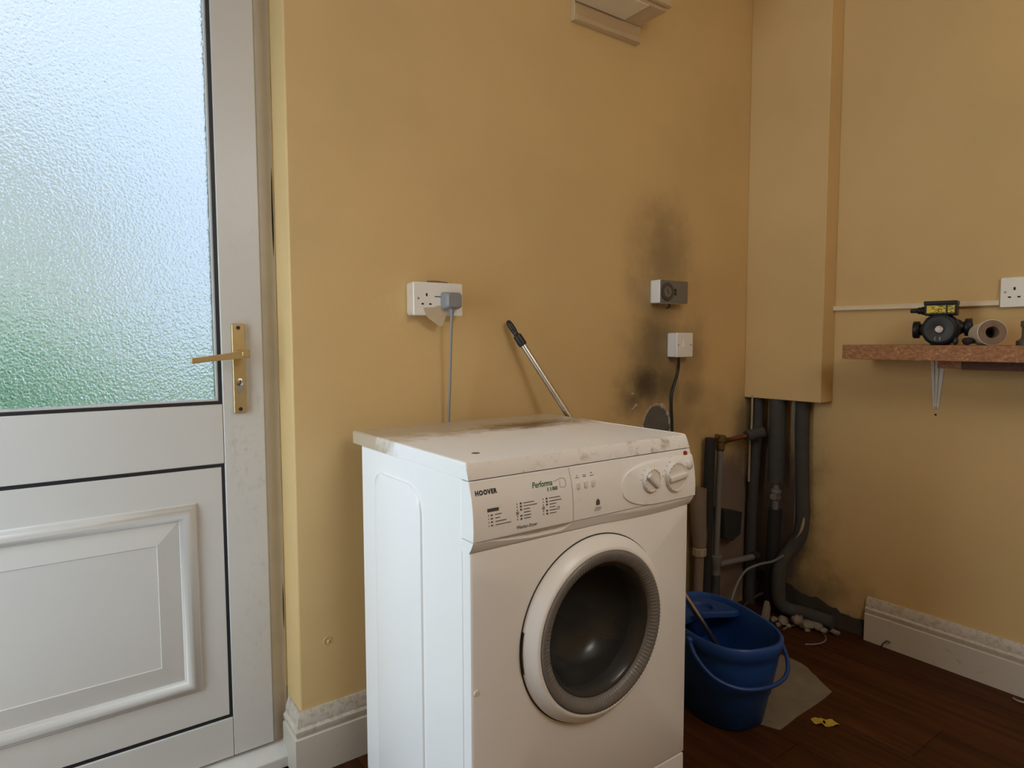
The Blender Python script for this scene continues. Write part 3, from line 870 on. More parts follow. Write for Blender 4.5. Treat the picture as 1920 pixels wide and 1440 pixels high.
decal('house_emblem', fas, ([Vector(q) for q in ((0, 0, 0), (1, 0, 0), (1, .6, 0), (.5, 1, 0), (0, .6, 0))], [(0, 1, 2, 3, 4)]), -1.4445, -1.4340, .7335, .0135, M_inkgrey)
bars('emblem_print', fas, [(-1.4465, -1.4310, .7285, .7292), (-1.4480, -1.4300, .7258, .7265), (-1.4500, -1.4330, .7228, .7235)], M_inkgrey)
bars('green_print', fas, [(-1.1655, -1.1420, .7250, .7290)], M_inkgreen)

# front panel with the porthole opening
PC = Vector((-1.431, 0, .474))
NS = 96
def rect_loop(inset, y_):
    xa, xb, za, zb = W0 + .002 + inset, W1 - .002 - inset, .090 + inset, .6875 - inset
    out = []
    for j in range(NS):
        a = 2 * math.pi * j / NS
        dx_, dz_ = math.cos(a), math.sin(a)
        t_ = min(((xb - PC.x) / dx_ if dx_ > 1e-9 else (xa - PC.x) / dx_ if dx_ < -1e-9 else 9), ((zb - PC.z) / dz_ if dz_ > 1e-9 else (za - PC.z) / dz_ if dz_ < -1e-9 else 9))
        out.append((PC.x + dx_ * t_, y_, PC.z + dz_ * t_))
    # snap the nearest ray to each corner
    for (cx, cz) in ((xa, za), (xb, za), (xb, zb), (xa, zb)):
        k_ = min(range(NS), key=lambda q: (out[q][0] - cx) ** 2 + (out[q][2] - cz) ** 2)
        out[k_] = (cx, y_, cz)
    return out
circ = lambda r_, y_: [(PC.x + r_ * math.cos(2 * math.pi * j / NS), y_, PC.z + r_ * math.sin(2 * math.pi * j / NS)) for j in range(NS)]
MB().rings([circ(.168, -.560), circ(.168, WF), rect_loop(.006, WF), rect_loop(.0015, WF + .0025), rect_loop(0, WF + .008), rect_loop(0, -.5570)], cap=False).build('front_panel', M_wbody, washer, sharp=30)
MB().prism(rrect(.594, .070, .006, 3, (W0 + W1) / 2, .0525), 1, -.580, -.557).build('plinth', M_wbody, washer, bevel=.002)
MB().lathe([(.0065, 0), (.006, .0012), (.004, .0016)], (-1.728 + .006, WF, .428), (0, -1, 0), 14).build('panel_plug', M_wknob, washer)
for (x_, y_) in ((W0 + .05, -.53), (W1 - .05, -.53), (W0 + .05, -.15), (W1 - .05, -.15)):
    MB().lathe([(.022, 0), (.022, .006), (.010, .008), (.010, .022)], (x_, y_, 0), (0, 0, 1), 16).build('foot', M_black, washer)
AX = (0, -1, 0)
pd = MB().lathe([(.160, .5835), (.1925, .5835), (.1925, .5890), (.1895, .5955), (.182, .6030), (.1745, .6090), (.1690, .6120), (.1660, .6110), (.1655, .600), (.160, .598)], PC, AX, 96, cap=False).build('door', M_wbody, washer, sharp=50)
MB().lathe([(.1900, .5834), (.1900, .5842), (.1952, .5842), (.1952, .5834)], PC, AX, 96, cap=False).build('door_gap', M_seam, washer)
# twisted fine ribs on the grey ring
rg = []
NR = 720
for i, (r_, h_) in enumerate(((.1655, .6075), (.1650, .6125), (.1600, .6145), (.1530, .6138), (.1450, .6105), (.1395, .6060), (.1375, .6000))):
    row = []
    for j in range(NR):
        a = 2 * math.pi * j / NR
        rib = .0008 * math.sin(120 * (a - (r_ - .15) * 26)) if 1 <= i <= 4 else 0
        row.append((PC.x + r_ * math.cos(a), -(h_ + rib), PC.z + r_ * math.sin(a)))
    rg.append(row)
MB().rings(rg, cap=False, smooth=True).build('grey_ring', M_wring, pd, sharp=80)
MB().lathe([(.1385, .6005), (.1350, .6010), (.1300, .5970), (.1230, .5860), (.1180, .5600), (.1050, .5250), (.0800, .5060), (.0400, .4980), (.0, .4965)], PC, AX, 96, cap=False).build('glass_bowl', M_port, pd, sharp=80)
m = MB()
rg = []
for r_, h_ in ((.1930, .5845), (.1950, .5845), (.1950, .5900), (.1935, .5900)):
    rg.append([(PC.x + r_ * math.cos(R(a)), -h_, PC.z + r_ * math.sin(R(a))) for a in range(168, 193, 2)])
MB().rings(rg + [rg[0]], cap=False, closed=False).build('finger_slot', M_hole, pd)
MB().lathe([(.1675, .575), (.1450, .570), (.1350, .556), (.1480, .545), (.1600, .535), (.1800, .530)], PC, AX, 64, cap=False).build('door_seal', M_rubber, washer, sharp=80)
dm = MB().lathe([(.165, .530), (.200, .515), (.205, .20), (.19, .180), (.05, .19), (.0, .195)], PC, AX, 64, cap=False).build('drum', M_drum, washer, sharp=60)
for q in range(3):
    a = R(90 + 120 * q)
    MB().lathe([(.018, .21), (.028, .26), (.028, .45), (.012, .50)], (PC.x + .190 * math.cos(a), 0, PC.z + .190 * math.sin(a)), AX, 14).build('drum_paddle', M_drum, dm)

# ================================================================== ON THE BACK WALL
sk = thing('double_socket', 'white double wall socket above the washing machine with tape hanging off it', 'socket', (-1.486, 0, 1.131))
SX, SZ = -1.4865, 1.174
pp = rrect(.143, .088, .010, 5, SX - .003, SZ)
MB().prism(pp, 1, -.030, 0).build('back_box', M_sockold, sk, bevel=.002)
pl = MB().prism(rrect(.146, .086, .004, 4, SX, SZ), 1, -.038, -.030).build('faceplate', M_sock, sk, bevel=.0015)
m = MB()
for gx in (SX - .0365,):
    for (cx, cz, w_, h_) in ((gx + .001, 1.1845, .0042, .0080), (gx - .011, 1.1605, .0065, .0040), (gx + .0115, 1.1605, .0065, .0040)):
        m.box((cx - w_ / 2, -.0386, cz - h_ / 2), (cx + w_ / 2, -.0376, cz + h_ / 2))
m.build('pin_hole', M_hole, pl)
for x_ in (SX - .0595, SX + .0595):
    MB().lathe([(.0033, 0), (.0028, .0006)], (x_, -.038, 1.1745), (0, -1, 0), 12).build('fixing_screw', M_zinc, pl)
MB().box((SX - .012, -.0387, 1.1790), (SX + .016, -.0378, 1.1815)).build('stain_line', M_inkgrey, pl)
# tape drooping from the lower edge
tp = [(-1.532, 1.150), (-1.500, 1.152), (-1.487, 1.158), (-1.470, 1.150), (-1.466, 1.128), (-1.474, 1.108), (-1.482, 1.103), (-1.500, 1.112), (-1.522, 1.127)]
MB().prism(jag(tp, .001, 2), 1, -.0396, -.0390).build('loose_tape', M_tape, sk)
tp = [(-1.510, 1.215), (-1.507, 1.2225), (-1.480, 1.2235), (-1.450, 1.2215), (-1.447, 1.2165)]
MB().prism(tp, 1, -.022, -.012).build('torn_card', M_rollb, sk)

pg = thing('power_plug', 'grey moulded plug with its cable hanging behind the washing machine', 'plug', (-1.458, -.05, .80))
PGX, PGZ = -1.4555, 1.1705
rg = [[(x_, y_, z_) for x_, z_ in rrect(w_, h_, r_, 5, PGX, PGZ)] for w_, h_, r_, y_ in ((.050, .044, .006, -.0385), (.050, .044, .006, -.050), (.046, .041, .009, -.066), (.038, .034, .009, -.071))]
MB().rings(rg, smooth=True).build('plug_body', M_greyplug, pg, sharp=35)
MB().lathe([(.0075, 0), (.0060, .012), (.0042, .020)], (PGX, -.052, PGZ - .020), (0, 0, -1), 14).build('cable_relief', M_greyplug, pg)
MB().tube([(PGX, -.052, 1.142), (PGX, -.051, 1.12), (-1.4555, -.045, 1.05), (-1.454, -.036, .95), (-1.4555, -.030, .85), (-1.457, -.030, .70), (-1.45, -.034, .45), (-1.44, -.040, .30)], .0038, 10, 8).build('cable', M_greycable, pg)

tm = thing('heating_timer', 'grey heating timer with a round dial on a white side casing', 'timer', (-.585, 0, 1.19))
TZ0, TZ1 = 1.191, 1.270
MB().box((-.634, -.044, TZ0), (-.492, 0, TZ1)).build('case', M_sock, tm, bevel=.004)
fc = MB().prism(rrect(.140, .077, .003, 3, -.563, (TZ0 + TZ1) / 2), 1, -.048, -.044).build('front', M_timer, tm, bevel=.001)
dl = MB().lathe([(.031, 0), (.031, .0035), (.029, .0045), (.021, .0045), (.020, .003), (.0, .003)], (-.602, -.048, 1.2295), (0, -1, 0), 40).build('dial', M_dial, tm, sharp=40)
MB().lathe([(.0195, 0), (.019, .001)], (-.602, -.0512, 1.2295), (0, -1, 0), 32).build('clock_face', M_timer, dl)
m = MB(); tick_ring(m, (-.602, 0, 1.2295), .023, .028, range(0, 360, 15), .0007, -.0528); m.build('hour_mark', M_timer, dl)
m = MB(); tick_ring(m, (-.602, 0, 1.2295), -.004, .013, (118,), .0010, -.0530); tick_ring(m, (-.602, 0, 1.2295), -.004, .010, (-52,), .0010, -.0532); m.build('clock_hand', M_black, dl)
for z_ in (1.2235, 1.236):
    MB().box((-.564, -.0505, z_ - .0045), (-.555, -.0478, z_ + .0045)).build('slide_switch', M_black, tm, bevel=.0008)
MB().tube([(-.560, -.020, TZ0), (-.556, -.020, TZ0 - .010), (-.562, -.012, TZ0 - .014)], .003, 8, 4).build('cable_stub', M_lag2, tm)

sp = thing('switch_box', 'white surface-mounted fused switch with a black cable below', 'switch', (-.502, 0, 1.004))
MB().box((-.542, -.038, 1.0045), (-.4595, 0, 1.0895)).build('back_box', M_sock, sp, bevel=.003)
pl = MB().prism(rrect(.086, .086, .003, 3, -.5015, 1.047), 1, -.046, -.038).build('faceplate', M_sock, sp, bevel=.002)
MB().prism(rrect(.012, .026, .002, 3, -.508, 1.050), 1, -.0490, -.046).build('rocker', M_sock, sp, bevel=.0015)
MB().prism(rrect(.019, .026, .001, 3, -.489, 1.050), 1, -.0466, -.046).build('fuse_carrier', M_sock, sp, bevel=.0008)
for x_ in (-.5365, -.4700):
    MB().lathe([(.0032, 0), (.0028, .0008)], (x_, -.046, 1.047), (0, -1, 0), 12).build('fixing_screw', M_zinc, pl)
m = MB().tube([(-.503, -.018, 1.0060), (-.501, -.018, .992), (-.494, -.012, .965), (-.499, -.010, .935), (-.518, -.010, .895), (-.527, -.010, .862), (-.526, -.010, .82), (-.521, -.010, .74), (-.52, -.010, .50), (-.515, -.012, .25), (-.50, -.03, .06), (-.47, -.06, .008)], .0050, 10, 8)
tag(m.build('black_cable', M_black), 'black flex snaking down the stained wall from the fused switch', 'cable')

# unit high on the wall, seen from underneath
vt = thing('wall_unit', 'cream boxed unit on a backboard high on the wall, cut off by the picture top', 'wall unit', (-.875, 0, 2.036))
MB().box((-1.000, -.020, 2.030), (-.716, 0, 2.34)).build('backboard', M_box, vt, bevel=.0015)
MB().box((-.994, -.024, 2.0305), (-.724, -.020, 2.046)).build('bottom_batten', M_box, vt, bevel=.001)
MB().box((-1.002, -.135, 2.082), (-.722, -.020, 2.33)).build('casing', M_box, vt, bevel=.003)
MB().box((-1.010, -.150, 2.092), (-.712, -.135, 2.335)).build('cover', M_box, vt, bevel=.004)
MB().box((-1.000, -.1335, 2.0785), (-.8, -.030, 2.082)).build('bottom_vent', M_trunk, vt)

# mop pole leaning from the bucket to the wall
mp0, mp1 = Vector((-1.2515, -.019, 1.122)), Vector((-.690, -.440, .030))
dr = (mp1 - mp0).normalized()
pole = thing('mop_pole', 'steel mop pole with a black hang-up grip leaning in the bucket', 'mop', (mp1.x, mp1.y, mp1.z))
MB().cyl(mp0 + dr * .070, mp1, .0092, 20).build('tube', M_steel, pole)
MB().lathe([(.0015, 0), (.0065, .003), (.0088, .012), (.0092, .022), (.0085, .036), (.0072, .044), (.0085, .049), (.0125, .052), (.0130, .078), (.0120, .085)], mp0, dr, 20).build('grip', M_black, pole, sharp=50)

# ================================================================== BUCKET
BC = Vector((-.775, -.40, 0))
BL = Vector((math.cos(R(73)), math.sin(R(73)), 0))
BW = Vector((BL.y, -BL.x, 0))
bpt = lambda w, l, z: BC + BW * w + BL * l + Vector((0, 0, z))
def sup(a, b, z, n=64, e=2 / 2.6):
    out = []
    for j in range(n):
        c_, s_ = math.cos(2 * math.pi * j / n), math.sin(2 * math.pi * j / n)
        out.append(bpt(b * math.copysign(abs(c_) ** e, c_), a * math.copysign(abs(s_) ** e, s_), z))
    return out
bk = thing('mop_bucket', 'blue plastic mop bucket with a wringer cup and folded-down handle', 'bucket', (BC.x, BC.y, 0))
body = MB().rings([sup(.140, .093, 0), sup(.147, .099, .004), sup(.166, .110, .09), sup(.170, .113, .095), sup(.190, .125, .195), sup(.192, .127, .215), sup(.200, .131, .222), sup(.203, .133, .250), sup(.199, .130, .2555), sup(.193, .125, .2545), sup(.190, .122, .245), sup(.187, .119, .19), sup(.160, .105, .08), sup(.140, .093, .006)], smooth=True).build('bucket_body', M_blue, bk, sharp=50)
hl_ = bpt
MB().tube([hl_(.134, -.060, .236), hl_(.139, -.095, .215), hl_(.128, -.140, .185), hl_(.095, -.180, .163), hl_(.045, -.200, .152), hl_(-.02, -.203, .150), hl_(-.075, -.188, .155), hl_(-.118, -.150, .172), hl_(-.137, -.10, .205), hl_(-.134, -.060, .236)], .0058, 10, 8).build('bail_handle', M_blue2, bk)
for s_ in (1, -1):
    MB().cyl(hl_(s_ * .124, -.060, .236), hl_(s_ * .142, -.060, .236), .010, 14).build('handle_pivot', M_blue, bk)
# wringer cup filling the back end of the opening
n = 56
hc = (0, .118)
def dshape(sc_):
    out = []
    for j in range(n):
        a = 2 * math.pi * j / n
        d_ = Vector((math.cos(a), math.sin(a)))
        t_, st = 0.0, .004
        while True:
            q = Vector(hc) + d_ * (t_ + st)
            ins = (abs(q.x) / .119) ** 2.6 + (abs(q.y) / .187) ** 2.6 <= 1 and q.y > .050 + .012 * math.cos(q.x / .119 * math.pi)
            if not ins or t_ > .3: break
            t_ += st
        out.append(Vector(hc) + d_ * t_ * sc_)
    return out
ov = lambda a, b: [Vector(hc) + Vector((a * math.cos(2 * math.pi * j / n), b * math.sin(2 * math.pi * j / n))) for j in range(n)]
lift = lambda pts, z: [bpt(q.x, q.y, z) for q in pts]
MB().rings([lift(dshape(1), .226), lift(dshape(1), .240), lift(dshape(.97), .243), lift(ov(.066, .042), .237), lift(ov(.062, .038), .228), lift(ov(.045, .026), .150), lift(ov(.02, .015), .140)], cap=True, smooth=True).build('wringer_cup', M_blue2, bk, sharp=45)

# ================================================================== PIPES IN THE CORNER
G = 'pipes below the boxing'
def pipe(name, pts, r_, mat, label, cat='pipe', extra=None, n=16):
    o = MB().tube(pts, r_, n, 8).build(name, mat)
    return tag(o, label, cat, G)
ZB = .8366
pipe('lagged_pipe', [(-.046, -.042, ZB + .03), (-.046, -.042, .75), (-.050, -.034, .55), (-.054, -.028, .30), (-.054, -.028, 0)], .021, M_lag, 'grey lagged pipe nearest the corner, first under the boxing')
pipe('split_lagging', [(-.077, -.036, ZB + .01), (-.077, -.036, .78), (-.074, -.033, .72), (-.078, -.030, .65), (-.080, -.03, .5)], .0042, M_beige, 'thin pale strip of split lagging hanging beside the corner pipe', 'lagging')
# main riser: wide lagging above, bare valve, dark lagging below
rs = thing('main_riser', 'thick lagged riser with a bare grey valve at half height', 'pipe', (-.052, -.132, 0), G)
MB().tube([(-.048, -.128, ZB + .03), (-.048, -.128, .70), (-.050, -.129, .512)], .031, 20, 4).build('upper_lagging', M_lag, rs)
MB().tube([(-.050, -.130, .53), (-.052, -.130, .39)], .013, 14, 4).build('bare_pipe', M_plpipe, rs)
MB().lathe([(.013, 0), (.019, .004), (.021, .014), (.017, .018), (.017, .028), (.021, .032), (.019, .042), (.013, .046)], (-.050, -.130, .440), (0, 0, 1), 12).build('valve_nut', M_plpipe, rs, sharp=20)
MB().cyl((-.05, -.13, .463), (-.092, -.146, .463), .0125, 14).build('valve_cap', M_plpipe, rs)
MB().tube([(-.052, -.130, .405), (-.056, -.126, .22), (-.058, -.124, 0)], .025, 20, 6).build('lower_lagging', M_lag2, rs)
m = MB().tube([(-.030, -.188, ZB + .02), (-.030, -.188, .70), (-.030, -.199, .62), (-.030, -.200, .42), (-.030, -.196, .30)], .0042, 8, 6)
tag(m.build('wall_wire', M_greycable), 'thin grey wire running down the wall between two lagged pipes', 'cable')
pipe('bent_lagged_pipe', [(-.034, -.222, ZB + .03), (-.034, -.222, .70), (-.034, -.228, .52), (-.036, -.234, .40), (-.040, -.228, .325), (-.054, -.207, .275), (-.078, -.190, .235), (-.098, -.182, .190), (-.100, -.182, .10), (-.090, -.186, .055), (-.068, -.205, .034), (-.040, -.255, .028), (-.032, -.36, .026)], .0255, M_lag, 'grey lagged pipe bending back into the corner, furthest right under the boxing')
MB()
m = MB().tube([(-.058, -.252, .40), (-.060, -.250, .375), (-.064, -.243, .345), (-.070, -.228, .315)], lambda t_: .0012 + .0045 * math.sin(math.pi * min(1, t_ + .05)), 8, 6)
tag(m.build('lagging_tear', M_beige), 'pale torn sliver of lagging on the outside of the pipe bend', 'lagging', G)
# hot branch: lagging, copper, brass elbow, grey drop pipe
br = thing('branch_pipe', 'copper branch pipe with a brass elbow feeding a grey drop pipe', 'pipe', (-.285, -.045, .20), G)
MB().tube([(-.086, -.094, .708), (-.112, -.078, .702), (-.150, -.062, .693)], .021, 16, 4).build('lagging_sleeve', M_lag, br)
MB().tube([(-.130, -.071, .697), (-.180, -.054, .690), (-.225, -.045, .684), (-.262, -.043, .684)], lambda t_: .0095 + .004 * max(0, t_ - .6), 14, 6).build('copper_pipe', M_copper, br)
MB().lathe([(.014, 0), (.0175, .003), (.0175, .014), (.0135, .018), (.0135, .030)], (-.262, -.043, .684), (-1, 0, 0), 8).build('elbow', M_brassold, br, sharp=20)
MB().lathe([(.017, 0), (.020, .004), (.020, .022), (.0165, .026), (.0165, .052), (.013, .060)], (-.2845, -.043, .706), (0, 0, -1), 8).build('elbow_nut', M_brassold, br, sharp=20)
MB().lathe([(.008, 0), (.010, .004), (.010, .014)], (-.296, -.043, .700), (-1, 0, .3), 10).build('compression_cap', M_copper, br)
MB().cyl((-.285, -.043, .66), (-.300, -.044, .245), .0118, 16).build('drop_pipe', M_plpipe, br)
MB().lathe([(.016, 0), (.022, .004), (.022, .035), (.018, .040), (.018, .075), (.013, .08)], (-.300, -.044, .250), (0, 0, -1), 16).build('coupler', M_plpipe, br)
MB().cyl((-.290, -.050, .212), (-.088, -.080, .212), .0118, 16).build('cross_pipe', M_plpipe, br)
MB().lathe([(.014, 0), (.0195, .003), (.0195, .022), (.014, .026)], (-.112, -.0765, .212), (1, -.15, 0), 10).build('cross_pipe_nut', M_lag2, br)
pipe('black_lagged_pipe', [(-.337, -.036, .700), (-.340, -.036, .55), (-.345, -.036, .30), (-.348, -.036, 0)], .0195, M_lag2, 'black lagged pipe ending open beside the brass elbow')
pipe('coupler_downpipe', [(-.300, -.044, .18), (-.300, -.044, 0)], .017, M_lag, 'short dark pipe from the grey coupler to the floor')
ws_ = thing('waste_pipe', 'pinkish waste pipe with a beige nut beside the washing machine', 'pipe', (-.405, -.045, 0), G)
MB().tube([(-.414, -.046, .52), (-.412, -.046, .42), (-.402, -.046, .33), (-.402, -.046, .295)], lambda t_: .030 - .008 * t_ ** 2, 20, 6).build('upper_pipe', M_waste, ws_)
MB().lathe([(.022, 0), (.026, .004), (.026, .030), (.022, .034)], (-.402, -.046, .300), (0, 0, -1), 10).build('compression_nut', M_beige, ws_, sharp=20)
MB().cyl((-.402, -.046, .27), (-.410, -.046, 0), .0175, 18).build('lower_pipe', M_waste, ws_)
# dark junction box on the back wall
jb = MB()
q0 = [(-.262, .420), (-.150, .392), (-.158, .305), (-.205, .288), (-.258, .305)]
jb.prism(q0, 1, -.052, 0)
tag(jb.build('junction_box', M_lag2, bevel=.003), 'small black junction box with a broken lid behind the grey drop pipe', 'junction box')
m = MB().tube([(-.108, -.205, .252), (-.130, -.175, .226), (-.160, -.130, .205), (-.210, -.110, .185), (-.270, -.115, .145), (-.330, -.130, .085), (-.400, -.150, .012)], .0052, 10, 8)
tag(m.build('loose_cable', M_plpipe), 'loose grey cable drooping from the lagged pipes towards the bucket', 'cable')
m = MB().tube([(-.155, -.150, .10), (-.215, -.140, .085), (-.290, -.135, .045), (-.330, -.150, .012)], .0050, 10, 8)
tag(m.build('loose_cable', M_lag2), 'short black cable lying behind the bucket under the grey one', 'cable')
m = MB().tube([(-.170 + .085 * math.cos(R(a)), -.325 + .070 * math.sin(R(a)), .005 + .003 * math.sin(R(a * 2))) for a in range(-140, 120, 20)], .0028, 8, 4)
tag(m.build('wire_loop', M_plpipe), 'thin wire curled in a loop on the floor by the rubble', 'wire')

# rubble along the foot of the right wall
rb = random.Random(11)
def chunk(c, s_, mat=M_plaster):
    bm = bmesh.new()
    bmesh.ops.create_icosphere(bm, subdivisions=2, radius=1)
    sd = rb.uniform(0, 50)
    for v in bm.verts:
        k_ = 1 + .55 * mnoise.noise(v.co * 1.3 + Vector((sd, 0, 0))) + .2 * mnoise.noise(v.co * 3 + Vector((0, sd, 0)))
        v.co = Vector((v.co.x * s_[0], v.co.y * s_[1], v.co.z * s_[2])) * k_
    zm = min(v.co.z for v in bm.verts)
    m_ = MB().add([v.co + Vector((c[0], c[1], c[2] - zm)) for v in bm.verts], [tuple(v.index for v in f.verts) for f in bm.faces])
    bm.free()
    return m_
for (x_, y_, s1, s2, s3) in ((-.135, -.225, .020, .016, .014), (-.112, -.268, .026, .020, .022), (-.105, -.300, .022, .024, .017), (-.075, -.320, .022, .024, .012), (-.085, -.352, .018, .016, .009),
                             (-.150, -.195, .016, .014, .012), (-.165, -.225, .012, .010, .008), (-.150, -.255, .010, .012, .008), (-.065, -.385, .016, .018, .008), (-.120, -.310, .010, .010, .006)):
    tag(chunk((x_, y_, 0), (s1, s2, s3)).build('plaster_chunk', M_rubble, sharp=70), 'pale lump of broken plaster at the foot of the right wall', 'rubble', 'plaster rubble by the pipes')
m = MB().prism([(-.205, .0), (-.172, .0), (-.160, .055), (-.172, .085), (-.182, .070)], 1, -.190, -.172)
tag(m.build('tile_shard', M_rubble, bevel=.002), 'pointed pale tile shard standing between the pipes and bucket', 'shard')

# floor scraps
vp = [(-.446, -.575), (-.600, -.583), (-.748, -.590), (-.780, -.530), (-.70, -.42), (-.50, -.33), (-.36, -.34), (-.36, -.43), (-.398, -.500)]
tag(MB().prism(jag(vp, .004, 3), 2, .0003, .0018).build('vinyl_offcut', M_vinyl), 'grubby grey vinyl offcut on the floor beside the bucket', 'flooring offcut')
m = MB()
for (x_, y_, a) in ((-.632, -.632, .3), (-.618, -.644, 1.1), (-.606, -.660, .5), (-.622, -.650, 2.0)):
    q = [Vector((x_, y_, .004)) + Vector((math.cos(a + t_), math.sin(a + t_), .25 * math.sin(2 * t_))) * (.013 if i % 2 else .018) for i, t_ in enumerate([k_ * math.pi / 4 for k_ in range(8)])]
    q = [(v.x, v.y, max(v.z, .0008)) for v in q]
    m.rings([q, [(v[0], v[1], v[2] + .0012) for v in q]])
tag(m.build('yellow_scrap', M_yellowscrap), 'crumpled yellow scrap on the brown floor', 'litter')
m = MB().tube([(-.030, -.528, .002), (-.034, -.536, .018), (-.030, -.546, .030), (-.026, -.556, .026)], .0020, 8, 6)
tag(m.build('curled_wire', M_black), 'short black wire curling up at the right skirting board', 'wire')
m = MB().tube([(-.050, -.910, .003), (-.070, -.925, .010), (-.062, -.945, .008), (-.045, -.960, .003)], .0030, 8, 6)
tag(m.build('straw_curl', M_beige), 'pale curl of debris by the skirting at the right edge', 'litter')

# ================================================================== SHELF AND RIGHT WALL
SZT, SZB, SHX, SHY = 1.047, 1.001, -.205, -.450
sh = MB().box((SHX, -2.2, SZB), (0, SHY, SZT)).build('wall_shelf', M_chip, bevel=.001)
tag(sh, 'thick raw chipboard shelf on the right wall', 'shelf')
tag(MB().box((-.125, -.765, .9765), (-.095, -.700, SZB)).build('batten', M_chip, bevel=.001), 'short light batten end under the chipboard shelf', 'batten')
tag(MB().box((-.125, -2.1, .9745), (-.090, -.7655, SZB)).build('batten', M_batten, bevel=.001), 'dark red-brown batten fixed under the chipboard shelf', 'batten')
bkt = thing('shelf_bracket', 'white pressed-steel shelf bracket under the chipboard shelf', 'bracket', (0, -.655, .835))
BY = -.655
MB().prism([(BY - .0215, SZB), (BY + .0205, SZB), (BY + .0085, .848), (BY + .004, .838), (BY - .005, .838), (BY - .0095, .848)], 0, -.0030, 0).build('wall_plate', M_whitemetal, bkt, bevel=.0008)
m = MB()
for (ya, yb, yc) in ((BY - .0075, BY - .0015, BY - .002), (BY + .0075, BY + .0135, BY + .003)):
    m.rings([[(-.003, ya, SZB - .001), (-.011, ya + .001, SZB - .001), (-.011, yb - .001, SZB - .001), (-.003, yb, SZB - .001)], [(-.003, yc - .001, .846), (-.005, yc - .0005, .846), (-.005, yc + .0005, .846), (-.003, yc + .001, .846)]])
m.build('pressed_rib', M_whitemetal, bkt, bevel=.0008)
MB().box((-.150, BY - .0150, SZB - .003), (0, BY + .0150, SZB)).build('shelf_arm', M_whitemetal, bkt)
for z_, y_ in ((.980, BY + .0120), (.8425, BY)):
    MB().lathe([(.0042, 0), (.0036, .0014)], (-.003, y_, z_), (-1, 0, 0), 12).build('screw', M_zinc, bkt)
MB().lathe([(.0035, -.001), (.0035, .0006)], (0, -.6545, .8205), (-1, 0, 0), 10).build('screw_hole', M_hole, wall_right)

tr = thing('cable_trunking', 'narrow cream cable trunking running from the boxing to the right socket', 'trunking', (0, -.56, 1.165))
m = MB()
ra = [[(0, y_, z0), (-.012, y_, z0), (-.014, y_, z0 + .002), (-.014, y_, z0 + .014), (-.012, y_, z0 + .016), (0, y_, z0 + .016)] for y_, z0 in ((-.3145, 1.1690), (-.50, 1.1665), (-.66, 1.1655), (-.815, 1.1650))]
MB().rings(ra).build('channel', M_trunk, tr)
MB().rings([[(-.0141, y_, z0 + .0125), (-.0150, y_, z0 + .0125), (-.0150, y_, z0 + .0150), (-.0141, y_, z0 + .0150)] for y_, z0 in ((-.3145, 1.1690), (-.50, 1.1665), (-.66, 1.1655), (-.815, 1.1650))]).build('lid_edge', M_trunk, tr)

s2 = thing('wall_socket', 'white wall socket above the shelf at the right picture edge', 'socket', (0, -.889, 1.158))
CY, CZ = -.8895, 1.2025
pl = MB().prism(rrect(.146, .088, .004, 4, CY, CZ), 0, -.012, 0).build('faceplate', M_sock, s2, bevel=.0020)
m = MB()
gy = -.852
for (cy, cz, w_, h_) in ((gy, 1.2130, .0048, .0085), (gy + .0115, 1.1885, .0072, .0042), (gy - .0115, 1.1885, .0072, .0042)):
    m.box((-.0127, cy - w_ / 2, cz - h_ / 2), (-.0117, cy + w_ / 2, cz + h_ / 2))
m.build('pin_hole', M_hole, pl)
MB().lathe([(.0036, 0), (.003, .0007)], (-.012, -.829, 1.2035), (-1, 0, 0), 12).build('fixing_screw', M_zinc, pl)

# circulating pump (built facing -x, then turned a little towards the room)
pc = Vector((-.105, -.700, SZT))
pump = thing('circulating_pump', 'black central heating pump with a yellow label standing on the shelf', 'pump', pc)
TR = Matrix.Translation(pc) @ Matrix.Rotation(R(14), 4, 'Z')
PZ = .0475
def pb(m_, nm, mat, par=pump, bevel=0, sharp=40): return m_.xform(TR).build(nm, mat, par, bevel=bevel, sharp=sharp)
hs = pb(MB().lathe([(.030, -.020), (.046, -.014), (.0470, .010), (.050, .012), (.050, .020), (.0465, .022), (.0465, .046), (.0440, .050), (.0400, .0515), (.012, .0515), (.0, .0515)], (0, 0, PZ), (-1, 0, 0), 48), 'motor_housing', M_pumpblk)
pb(MB().lathe([(.0385, .0515), (.0375, .0530), (.0150, .0530), (.0130, .0520)], (0, 0, PZ), (-1, 0, 0), 48, cap=False), 'face_plate', M_pumpface, hs)
m = MB().lathe([(.0105, .052), (.0100, .0555), (.0, .0558)], (0, 0, PZ), (-1, 0, 0), 28); pb(m, 'vent_plug', M_logo, hs)
for q in range(4):
    a = R(45 + 90 * q)
    pb(MB().lathe([(.0085, .008), (.0085, .024)], (0, .044 * math.cos(a), PZ + .040 * math.sin(a)), (-1, 0, 0), 14), 'bolt_lug', M_pumpblk, hs)
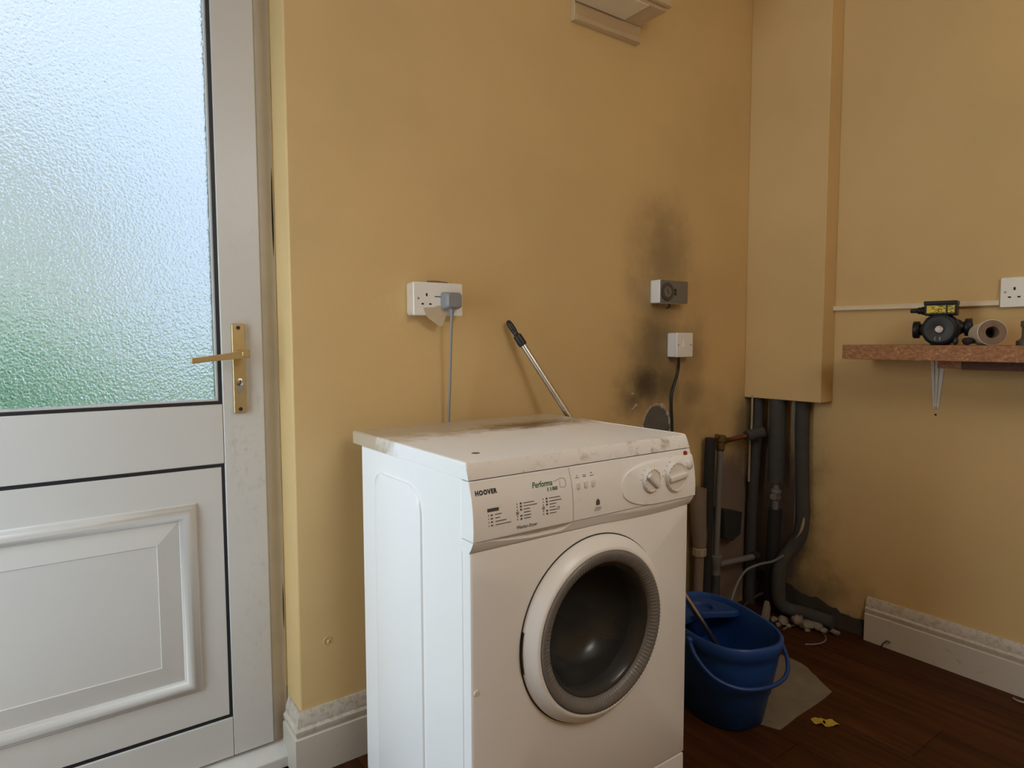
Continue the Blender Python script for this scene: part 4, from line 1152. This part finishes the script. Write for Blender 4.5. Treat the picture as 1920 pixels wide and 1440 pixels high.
# CE mark as thin raised arcs
m = MB()
for cy in (.006, -.006):
    m.tube([(-.0532, cy + .0045 * math.cos(R(a)) * -1 * -1, PZ - .0275 + .0055 * math.sin(R(a))) for a in range(-70, 71, 20)], .0005, 6, 2)
m.tube([(-.0532, -.0015, PZ - .0275), (-.0532, -.0055 + .0095, PZ - .0275)][::-1] if False else [(-.0532, -.0015, PZ - .0275), (-.0532, -.0050, PZ - .0275)], .0005, 6, 2)
pb(m, 'approval_mark', M_whitemetal, hs)
tb_ = pb(MB().box((-.044, -.0405, PZ + .042), (.020, .0415, PZ + .082)), 'terminal_box', M_pumpblk, bevel=.003)
pb(MB().box((-.045, -.0420, PZ + .0745), (.021, .0430, PZ + .0855)), 'terminal_lid', M_pumpblk, tb_, bevel=.002)
pb(MB().box((-.0448, -.0140, PZ + .0490), (-.0438, .0345, PZ + .0715)), 'yellow_label', M_ylabel, tb_)
pb(MB().box((-.0448, -.0360, PZ + .0490), (-.0438, -.0185, PZ + .0715)), 'yellow_label', M_ylabel, tb_)
pb(MB().lathe([(.0125, .040), (.0125, .050), (.0105, .052), (.0105, .060), (.0070, .062), (.0060, .080), (.0045, .081)], (-.016, 0, PZ + .058), (0, 1, 0), 14), 'cable_gland', M_pumpblk, tb_, sharp=30)
for s_ in (1, -1):
    po = pb(MB().lathe([(.030, .020), (.024, .044), (.0180, .052), (.0180, .060)], (.012, 0, PZ + .006 * (s_ < 0)), (0, s_, 0), 20), 'port', M_pumpblk)
    pb(MB().lathe([(.0255, .058), (.0265, .060), (.0265, .073), (.0255, .075), (.016, .075), (.015, .060)], (.012, 0, PZ + .006 * (s_ < 0)), (0, s_, 0), 24), 'port_flange', M_pumpblk, po)
pb(MB().box((-.030, -.024, 0), (.018, .024, .010)), 'foot_boss', M_pumpblk, hs, bevel=.002)

# wrapped tube lying beside the pump
e1 = Vector((-.190, -.858, SZT + .0365)); e0 = Vector((-.124, -.808, SZT + .0310))
tbx = thing('insulation_tube', 'short white wrapped tube with a thick brown cut end lying on the shelf', 'tube', (-.1, -.80, SZT))
ax_ = (e1 - e0).normalized(); ln_ = (e1 - e0).length
MB().lathe([(.017, -.002), (.0305, 0), (.0360, ln_ - .001), (.0345, ln_)], e0, ax_, 40, cap=False).build('wrapping', M_rollw, tbx, sharp=50)
MB().lathe([(.0350, -.002), (.0335, .0012), (.026, .0018), (.0165, .0012), (.0155, -.004), (.0150, -ln_ + .004)], e1, ax_, 40, cap=False).build('cut_end', M_rollb, tbx, sharp=50)
MB().lathe([(.0148, -.040), (.0, -.041)], e1, ax_, 24, cap=False).build('dark_bore', M_hole, tbx)
# loose black offcuts in front of it
tag(chunk((-.185, -.798, SZT), (.010, .017, .010), M_lag2).build('foam_scrap', M_lag2, sharp=70), 'crumpled black foam scrap against the white tube', 'scrap')
tag(chunk((-.155, -.757, SZT), (.008, .007, .012), M_black).build('rubber_plug', M_black, sharp=70), 'small black rubber plug between pump and white tube', 'plug')
ft = thing('pipe_fitting', 'grey threaded pipe fitting on the shelf at the right picture edge', 'fitting', (-.14, -.918, SZT))
MB().lathe([(.026, 0), (.026, .012), (.017, .018), (.014, .024)], (-.140, -.925, SZT), (0, 0, 1), 24).build('base_flange', M_fitting, ft, sharp=30)
MB().lathe([(.0145, .02), (.0145, .050), (.0180, .052), (.0180, .066), (.0150, .068)], (-.140, -.925, SZT), (0, 0, 1), 8).build('hex_body', M_fitting, ft, sharp=20)
